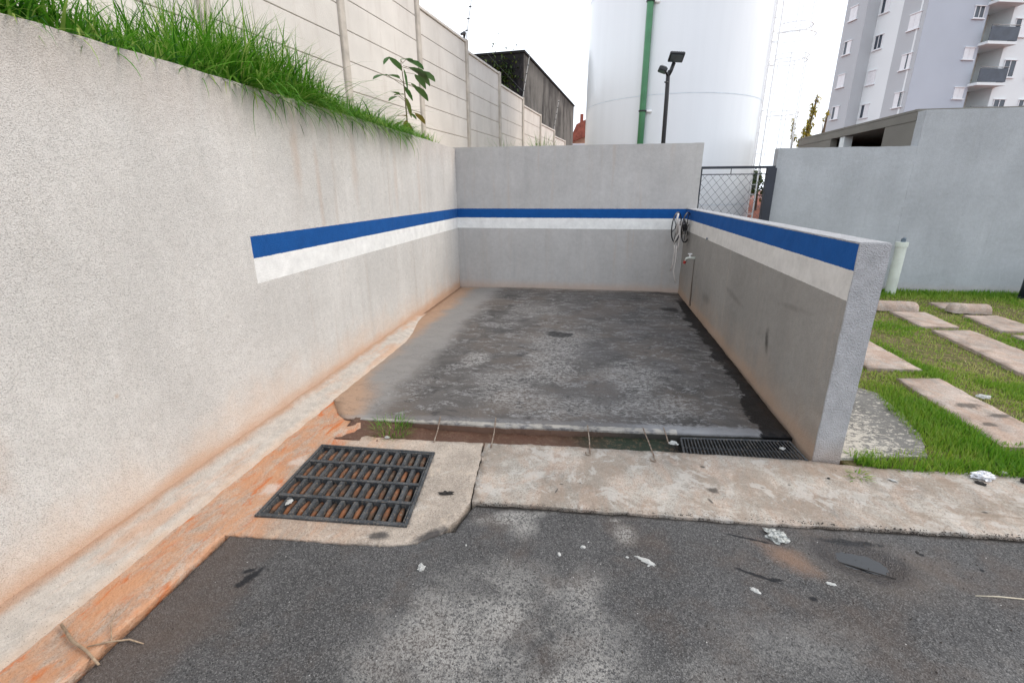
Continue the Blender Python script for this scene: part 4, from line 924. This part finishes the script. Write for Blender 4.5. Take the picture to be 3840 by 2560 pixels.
# ================================================================== GRASS
def scatter(poly, dens, excl=()):
    xs = [p[0] for p in poly]; ys = [p[1] for p in poly]; n = int((max(xs)-min(xs))*(max(ys)-min(ys))*dens)
    X = RNG.uniform(min(xs), max(xs), n); Y = RNG.uniform(min(ys), max(ys), n)
    def ins(pl):
        c = np.zeros(n, bool); j = len(pl)-1
        for i in range(len(pl)):
            xi, yi = pl[i]; xj, yj = pl[j]
            if yi != yj: c ^= ((yi > Y) != (yj > Y)) & (X < (xj-xi)*(Y-yi)/(yj-yi)+xi)
            j = i
        return c
    k = ins(poly)
    for e in excl: k &= ~ins(e)
    return X[k], Y[k]
def shrink(poly, d):
    cx = sum(p[0] for p in poly)/len(poly); cy = sum(p[1] for p in poly)/len(poly)
    return [(p[0]+(cx-p[0])/max(.01, math.hypot(cx-p[0], cy-p[1]))*d, p[1]+(cy-p[1])/max(.01, math.hypot(cx-p[0], cy-p[1]))*d) for p in poly]
EX = [shrink(p, .045) for p, _ in PV]+[shrink(PAD, .07)]
LG = [((1.50, 2.63), 0)]
near = [(1.56, 2.60), (1.85, 2.585), (2.45, 2.61), (3.6, 2.68), (3.6, 4.6), (1.52, 4.6), (1.52, 3.9)]
xa, ya = scatter(near, 15000, EX)
xb, yb = scatter([(1.52, 4.6), (3.6, 4.6), (3.6, 2.68), (8, 2.98), (8, 7.95), (1.52, 7.95)], 5200, EX)
X = np.concatenate([xa, xb]); Y = np.concatenate([ya, yb]); n = len(X)
nzv = np.array([mnoise.noise(Vector((x*1.6, y*1.6, 0)))+.5*mnoise.noise(Vector((x*6, y*6, 2))) for x, y in zip(X, Y)])
lush = np.clip(1-np.minimum.reduce([np.abs(Y-2.66-.03*(X-1.6))/.28, np.abs(np.hypot(X-2.35, (Y-3.2)*.55)-.12)/.32, np.abs(Y-7.8)/.5, np.abs(X-3.3+.0*Y)/.01*0+9]), 0, 1)
lush = np.clip(lush+.25*(nzv > .25), 0, 1)
keep = RNG.random(n) < np.clip(.40+.6*lush+.75*nzv, .12, 1); X, Y, nzv, lush = X[keep], Y[keep], nzv[keep], lush[keep]; n = len(X)
P = np.stack([X, Y, np.full(n, -.012)], 1)
tone = np.clip(.55-.42*lush-.35*nzv+RNG.normal(0, .16, n), 0, 1)
L = (.026+.034*lush)*RNG.uniform(.7, 1.35, n)*(1+.35*(Y > 7.4))
g = blades('lawn_grass', P, np.abs(RNG.normal(.35, .3, n)), RNG.uniform(0, 2*np.pi, n), L, RNG.uniform(.0035, .0065, n)*(1+.12*Y), RNG.uniform(.2, 1.0, n), M_short, tone, 2)
tagp(g, 'short patchy mown grass around the concrete slabs', 'grass', kind='stuff')

def longgrass(name, cl, mat, seg=5, parent=None):
    PP = []; Hh = []; Aa = []; Ll = []; Bb = []; Tt = []; Ww = []
    for (x, y, r_, n, l0, l1, lean, az, azs, *bb) in cl:
        for _ in range(n):
            a = RNG.uniform(0, 2*np.pi); rr = r_*math.sqrt(RNG.random()); px, py = x+rr*math.cos(a), y+rr*math.sin(a)
            if px > -2.105 and parent is None and y < 7.4: px = -2.105-RNG.random()*.08
            PP.append((px, py, 2.10 if (px > -2.25 and py < 7.4) else z_terr(px, py)-.02)); Hh.append(abs(RNG.normal(lean, .30))); Aa.append(RNG.normal(az, azs)); Ll.append(RNG.uniform(l0, l1)); Bb.append(RNG.uniform(*bb) if bb else RNG.uniform(.3, 2.1)); Ww.append(RNG.choice([.005, .008, .011, .015])*RNG.uniform(.8, 1.2)); Tt.append(np.clip(RNG.normal(.45, .28), 0, 1))
    return blades(name, np.array(PP), np.array(Hh), np.array(Aa), np.array(Ll), np.array(Ww), np.array(Bb), mat, np.array(Tt), seg, parent)
cl = []
def hgt(y):   # height of the mass along the wall
    ks = [(.4, .55), (1.3, .46), (1.8, .36), (2.1, .23), (2.35, .21), (2.6, .45), (2.9, .62), (3.3, .70), (3.6, .58), (3.9, .36), (4.2, .27), (4.8, .23), (5.6, .19), (6.3, .17)]
    for (a, ha), (b, hb) in zip(ks, ks[1:]):
        if a <= y <= b: return ha+(hb-ha)*(y-a)/(b-a)
    return ks[-1][1]
y = .5
while y < 6.35:
    h = hgt(y)
    for x, kx in ((-2.15, .62), (-2.24, .8), (-2.36, .95), (-2.50, 1.0), (-2.66, 1.0), (-2.85, .95)):
        if y > 4.9 and x < -2.55: continue
        for _ in range(2):
            xx = x+rnd.uniform(-.07, .07); cl.append((xx, y+rnd.uniform(-.05, .05), .10, 20 if y < 4.9 else 12, h*kx*.45, h*kx*1.15, .28, rnd.uniform(-1.6, 1.6), 1.1))
    y += .085
# overhanging the wall
y = 1.2
while y < 5.6:
    cl.append((-2.12, y, .03, 20 if y > 2.8 else 4, .16, .44 if y > 2.8 else .26, 1.28, .15, .8, 1.0, 1.9)); y += .07
for y, n in ((2.5, 4), (3.1, 6), (3.4, 9), (3.7, 12), (3.95, 12), (4.2, 10), (4.5, 7), (4.8, 4)): cl.append((-2.12, y, .04, n, .45, .80, 1.2, .35, .5, 1.0, 1.6))
tagp(longgrass('tall_grass', cl, M_long), 'tall bright green grass spilling over the retaining wall', 'grass', kind='stuff')
# scruffier tufts further along the fence foot
def tuft(x, y, z, r_, n, l0, l1, mat, lab, name='grass_tuft', grp=None, lean=.4, wd=.008, t0=.5):
    root = thing(name, lab, 'grass tuft' if name == 'grass_tuft' else 'weed', (x, y, z), grp)
    a = RNG.uniform(0, 2*np.pi, n); rr = r_*np.sqrt(RNG.random(n)); P = np.stack([x+rr*np.cos(a), y+rr*np.sin(a), np.full(n, z-.01)], 1)
    blades('blades', P, np.abs(RNG.normal(lean, .3, n)), a+RNG.normal(0, .6, n), RNG.uniform(l0, l1, n), RNG.uniform(.5, 1.2, n)*wd, RNG.uniform(.3, 1.3, n), mat, np.clip(RNG.normal(t0, .25, n), 0, 1), 4, root); return root
G1 = 'grass tufts along the fence foot'
tuft(-2.33, 6.75, z_terr(-2.33, 6.75), .16, 110, .10, .26, M_long, 'wispy tuft at the fence foot just right of the sapling', grp=G1, t0=.7)
tuft(-1.98, 10.6, 2.15, .25, 45, .25, .55, M_long, 'thin tuft behind the left end of the back wall', grp=G1)
tuft(-1.78, 11.0, 2.15, .22, 40, .2, .55, M_long, 'second thin tuft behind the back wall, nearer the bushy one', grp=G1)
tuft(-1.25, 12.2, 2.2, .25, 160, .35, .75, M_long, 'bushy green tuft above the back wall, left of the dark block', grp=G1, wd=.014, t0=.35)
tuft(-1.24, 2.60, -.005, .12, 200, .04, .12, M_long, 'weed tuft growing at the left end of the channel', name='weed_tuft', lean=.6, wd=.005, t0=.45)
tuft(1.50, 2.50, .003, .045, 40, .03, .075, M_short, 'small weed sprouting on the concrete strip below the lawn corner', name='weed_sprout', lean=.9, wd=.010, t0=.4)

# ================================================================== SAPLING
sp_ = thing('sapling', 'young broad leaved sapling above the retaining wall in front of the fence', 'sapling', (-2.4, 6.25, 2.1))
bm = bmesh.new(); tube(bm, [(-2.4, 6.25, 2.02), (-2.40, 6.25, 2.35), (-2.395, 6.22, 2.7), (-2.40, 6.17, 3.02)], [.012, .010, .008, .004], 6); st = obj('stem', bm, M_stem, sp_, True)
# leaf base on the stem, tip, width (world x is along picture, y runs away)
LF = [((-2.40, 6.18, 2.90), (-2.42, 5.86, 2.98)), ((-2.42, 5.86, 2.98), (-2.42, 5.72, 2.86)), ((-2.40, 6.10, 2.80), (-2.42, 5.70, 2.76)), ((-2.41, 5.75, 2.77), (-2.42, 5.40, 2.66)),
      ((-2.40, 6.17, 3.02), (-2.36, 6.50, 3.08)), ((-2.38, 6.30, 3.05), (-2.33, 6.78, 3.06)), ((-2.37, 6.35, 2.98), (-2.32, 6.90, 2.97)), ((-2.35, 6.55, 2.98), (-2.30, 7.15, 3.0)), ((-2.35, 6.50, 2.93), (-2.34, 6.85, 2.83)), ((-2.36, 6.60, 3.0), (-2.33, 7.0, 2.90)),
      ((-2.39, 6.22, 2.94), (-2.37, 6.24, 2.72)), ((-2.39, 6.20, 2.74), (-2.36, 6.35, 2.60)), ((-2.39, 6.45, 2.82), (-2.36, 6.58, 2.74)), ((-2.37, 6.50, 2.80), (-2.34, 6.92, 2.70)),
      ((-2.40, 6.2, 2.64), (-2.42, 5.95, 2.58)), ((-2.41, 6.05, 2.60), (-2.42, 5.78, 2.50)), ((-2.41, 6.1, 2.62), (-2.43, 5.85, 2.60)), ((-2.39, 6.24, 2.62), (-2.37, 6.30, 2.42)),
      ((-2.38, 6.5, 2.48), (-2.36, 6.80, 2.38)), ((-2.39, 6.38, 2.46), (-2.37, 6.48, 2.38)), ((-2.40, 6.24, 2.40), (-2.42, 6.00, 2.36)), ((-2.40, 6.24, 2.36), (-2.38, 6.10, 2.22)), ((-2.40, 6.26, 2.34), (-2.38, 6.36, 2.18)), ((-2.4, 6.2, 2.34), (-2.44, 5.92, 2.24))]
cen = [a for a, b in LF]; dr = [tuple(Vector(b)-Vector(a)+Vector((0, 0, .04))) for a, b in LF]; ln = np.array([(Vector(b)-Vector(a)).length*1.05 for a, b in LF])
tn = np.array([.15, .2, .25, .2, .3, .25, .2, .15, .3, .3, .25, .1, .3, .05, .7, .45, .6, .75, .95, .2, 1, 1, 1, .9])
leaves_mesh('leaves', cen, dr, ln, ln*.22+.02, M_leaf, tn, sp_, .12)
bm = bmesh.new()
for a, b in LF: 
    s0 = Vector((-2.397, 6.23, min(3.0, max(2.15, a[2]-.03)))); 
    if (Vector(a)-s0).length > .06: tube(bm, [s0, Vector(a)], .003, 4)
obj('twigs', bm, M_stem, st)

# ================================================================== TREES BEYOND
def tree(name, lab, x, y, z0, trunk, clumps, n, lsz, mat, cat='tree', grp=None):
    if name == 'young_tree': x -= .45; trunk = [(a-.45, b, c) for a, b, c in trunk]; clumps = [(a-.45, b, c, d) for a, b, c, d in clumps]
    root = thing(name, lab, cat, (x, y, z0), grp)
    bm = bmesh.new(); tube(bm, trunk, [.05*(1-.7*i/(len(trunk)-1)) for i in range(len(trunk))], 7)
    for cx, cy, cz, r_ in clumps: tube(bm, [trunk[1], (cx, cy, cz)], [.02, .006], 5)
    obj('trunk', bm, M_bark, root, True)
    tot = sum(c[3]**2 for c in clumps); cs = []; ds = []
    for cx, cy, cz, r_ in clumps:
        for _ in range(int(n*r_*r_/tot)):
            v = Vector((RNG.normal(), RNG.normal(), RNG.normal())).normalized()*r_*RNG.random()**.4; cs.append((cx+v.x*.75, cy+v.y*.75, cz+v.z*1.25)); ds.append((RNG.normal(), RNG.normal(), RNG.normal()-.3))
    k = len(cs); leaves_mesh('crown', cs, ds, RNG.uniform(.6, 1.3, k)*lsz, RNG.uniform(.4, .7, k)*lsz, mat, RNG.random(k), root)
G2_ = 'young yellow trees beyond the canopy roof'
tree('young_tree', 'taller sparse yellow tree showing above the canopy roof', 5.68, 13.9, 0, [(5.62, 13.9, -.3), (5.64, 13.9, 2.2), (5.70, 13.9, 2.9), (5.78, 13.9, 3.7)], [(5.66, 13.9, 2.75, .20), (5.70, 13.9, 3.0, .16), (5.75, 13.9, 3.35, .14), (5.80, 13.9, 3.62, .09), (5.60, 13.9, 2.55, .16), (5.70, 13.9, 3.48, .06)], 620, .07, M_yleaf, grp=G2_)
tree('young_tree', 'shorter sparse yellow tree left of the taller one, over the canopy roof', 5.46, 14, 0, [(5.44, 14, -.3), (5.44, 14, 2.1), (5.40, 14, 2.6), (5.37, 14, 3.1)], [(5.42, 14, 2.75, .12), (5.38, 14, 3.0, .10), (5.36, 14, 3.15, .06)], 170, .06, M_yleaf, grp=G2_)
tree('young_tree', 'tiny yellow sprig against the apartment block edge', 6.0, 13.8, 0, [(6.02, 13.8, -.3), (6.02, 13.8, 2.3), (6.03, 13.8, 3.0), (6.05, 13.8, 3.35)], [(6.04, 13.8, 3.25, .07), (5.97, 13.8, 3.15, .05)], 50, .06, M_yleaf, grp=G2_)
def shrub(x, y, z, r_, h, n, lab):
    tree('leafy_shrub', lab, x, y, z, [(x, y, z), (x, y, z+h*.4), (x, y, z+h*.9)], [(x+RNG.normal(0, r_*.5), y+RNG.normal(0, r_*.4), z+h*RNG.uniform(.3, .9), r_*.55) for _ in range(7)], n, .10, M_dleaf, 'shrub', 'dark shrubs seen through the gate')
shrub(4.70, 15.3, .9, .45, 1.10, 900, 'dark green shrub behind the tank ladder, seen through the gate'); shrub(5.25, 15.2, .9, .5, 1.10, 900, 'dark green shrub beside the gate post, right of the one behind the ladder')

# loose grit along the joint between strip and asphalt, and strewn about
bm = bmesh.new()
for _ in range(2600):
    if rnd.random() < .75: x = rnd.uniform(-.5, 3.4); y = strip_front(x)+rnd.gauss(-.004, .012)
    else: x = rnd.uniform(-1.55, 3); y = rnd.uniform(.7, 1.95)
    r_ = rnd.uniform(.0012, .0042)*(1.2 if x > .9 else 1); c0 = Vector((x, y, .001 if y > strip_front(x) else -.005))
    vs = [bm.verts.new(c0+Vector((r_*rnd.uniform(.6, 1.3)*math.cos(a), r_*rnd.uniform(.6, 1.3)*math.sin(a), 0))) for a in (0, 1.57, 3.14, 4.71)]; tpv = bm.verts.new(c0+Vector((0, 0, r_*rnd.uniform(.6, 1.2))))
    for i in range(4): bm.faces.new((vs[i], vs[(i+1) % 4], tpv))
tagp(obj('loose_grit', bm, simple('grit', (.045, .036, .030, 1), .95, var=.6, nsc=300)), 'dark crumbs and moss along the broken asphalt edge', 'grit', kind='stuff')
# ================================================================== LITTER
def crumple(name, x, y, z, sx, sy, sz, mat, lab, cat, seed, rot=0, sub=3, rough=.55, grp=None):
    bm = bmesh.new(); bmesh.ops.create_icosphere(bm, subdivisions=sub, radius=1)
    for v in bm.verts:
        p = v.co.copy(); sx, sy = sx*1.0, sy*1.0; k = 1+rough*mnoise.noise(p*2.1+Vector((seed, 0, 0)))+rough*.6*mnoise.noise(p*5+Vector((0, seed, 0))); p *= k
        q = Vector((p.x*sx, p.y*sy, max(p.z*sz, -sz*.6))); q.rotate(Matrix.Rotation(rot, 3, 'Z')); v.co = q+Vector((x, y, z+sz*.5))
    return tagp(obj(name, bm, mat), lab, cat, grp)
crumple('crumpled_foil', 2.15, 2.575, .004, .055, .032, .022, M_foil, 'crumpled silvery foil at the grass edge', 'litter', 3, .1)
crumple('dirt_clod', 2.10, 2.515, .004, .022, .012, .008, M_dark, 'black clod on the concrete just below the foil', 'clod', 4, -.6)
crumple('dirt_clod', 2.345, 2.57, .004, .02, .018, .014, M_dark, 'black clod at the right end of the grass edge', 'clod', 6)
crumple('stone', 2.295, 2.64, .004, .016, .012, .010, M_paper, 'small white stone at the grass edge right of the foil', 'stone', 7)
crumple('plastic_bag', .893, 1.925, -.006, .042, .040, .016, M_bag, 'clear crumpled plastic bag on the asphalt near the concrete strip', 'litter', 9, .4, rough=.8)
crumple('paper_scrap', .292, 1.68, -.006, .040, .012, .004, M_paper, 'long white paper scrap on the asphalt', 'litter', 11, -.5)
crumple('paper_scrap', -.64, 1.49, -.006, .012, .018, .006, M_paper, 'folded white scrap on the dark asphalt below the drain grate', 'litter', 12, .5, rough=1.0)
crumple('paper_scrap', .70, 1.59, -.006, .020, .010, .004, M_paper, 'small white scrap beside the black scrapes', 'litter', 13, -.6)
crumple('paper_scrap', 1.01, 1.673, -.006, .018, .008, .003, M_paper, 'flat white scrap just left of the puddle', 'litter', 14, -.2)
crumple('paper_scrap', 1.66, 2.475, .004, .020, .008, .004, M_paper, 'thin grey scrap on the strip below the grass edge', 'litter', 15, -.6)
crumple('paper_scrap', .56, 2.70, -.002, .024, .018, .010, M_paper, 'white lump at the left end of the narrow grate', 'litter', 16)
crumple('paper_scrap', 1.20, 2.735, .0, .016, .012, .006, M_paper, 'white scrap on top of the narrow grate', 'litter', 17)
crumple('paper_scrap', -1.225, 2.475, .006, .016, .010, .008, M_paper, 'white scrap below the weed tuft', 'litter', 18)
crumple('paper_scrap', 2.93, 3.72, .02, .04, .03, .012, M_paper, 'white crumpled paper on the lawn beside the nearest slab', 'litter', 19)
crumple('paper_scrap', -1.44, 1.78, .012, .014, .022, .003, M_paper, 'white scrap stuck on the left side of the drain grate', 'litter', 20)
crumple('dry_leaf', -.685, 1.985, .003, .032, .012, .006, M_dark, 'curled dark leaf between the drain grate and the joint', 'leaf', 21, .2, rough=1.0)
for k, (x, y, s_, lab) in enumerate([(.025, 1.72, .012, 'small white chip left of the long paper scrap'), (.05, 1.755, .007, 'tiny white chip above the small white chip'), (-.075, 1.66, .011, 'flat white chip on the light dusty patch'), (.215, 1.69, .008, 'white chip just left of the long paper scrap end'),
                                  (.30, 1.655, .007, 'white chip below the long paper scrap'), (-.49, 1.65, .006, 'tiny white chip above the folded scrap'), (1.33, 2.44, .008, 'brown pebble on the strip below the side wall end'), (1.46, 1.92, .010, 'black crumb right of the puddle')]):
    crumple('pebble', x, y, .004 if y > 2 else -.008, s_, s_*.7, s_*.5, M_dark if 'black' in lab or 'brown' in lab else M_paper, lab, 'pebble', 30+k, k, 2, .3)
def stick(name, pts, r_, mat, lab): tagp(obj(name, mk(tube, pts, r_, 6), mat, smooth=True), lab, 'stick')
stick('dry_stick', [(-1.835, 1.012, .008), (-1.73, .965, .006), (-1.64, .94, .008), (-1.553, .908, .004)], [.005, .006, .005, .004], M_stick, 'thickest brown stick across the orange gutter')
stick('dry_stick', [(-1.655, .955, .006), (-1.60, .98, .008), (-1.54, 1.005, .002), (-1.478, 1.0, .0)], [.002, .003, .003, .002], M_stick, 'thin stick lying along the asphalt edge at lower left')
stick('dry_stick', [(-1.70, 1.10, .006), (-1.655, 1.04, .008), (-1.59, .985, .007)], [.0012, .0018, .002], M_stick, 'hair thin stick pointing up beside the gutter')
stick('straw', [(1.535, 1.70, -.004), (1.62, 1.708, -.003), (1.72, 1.712, -.004)], [.002, .0028, .002], M_straw, 'pale straw on the asphalt at the right edge')
stick('twig', [(1.08, 1.84, -.026), (1.17, 1.805, -.022), (1.29, 1.755, -.014)], [.003, .003, .002], M_dark, 'dark twig lying in the puddle')
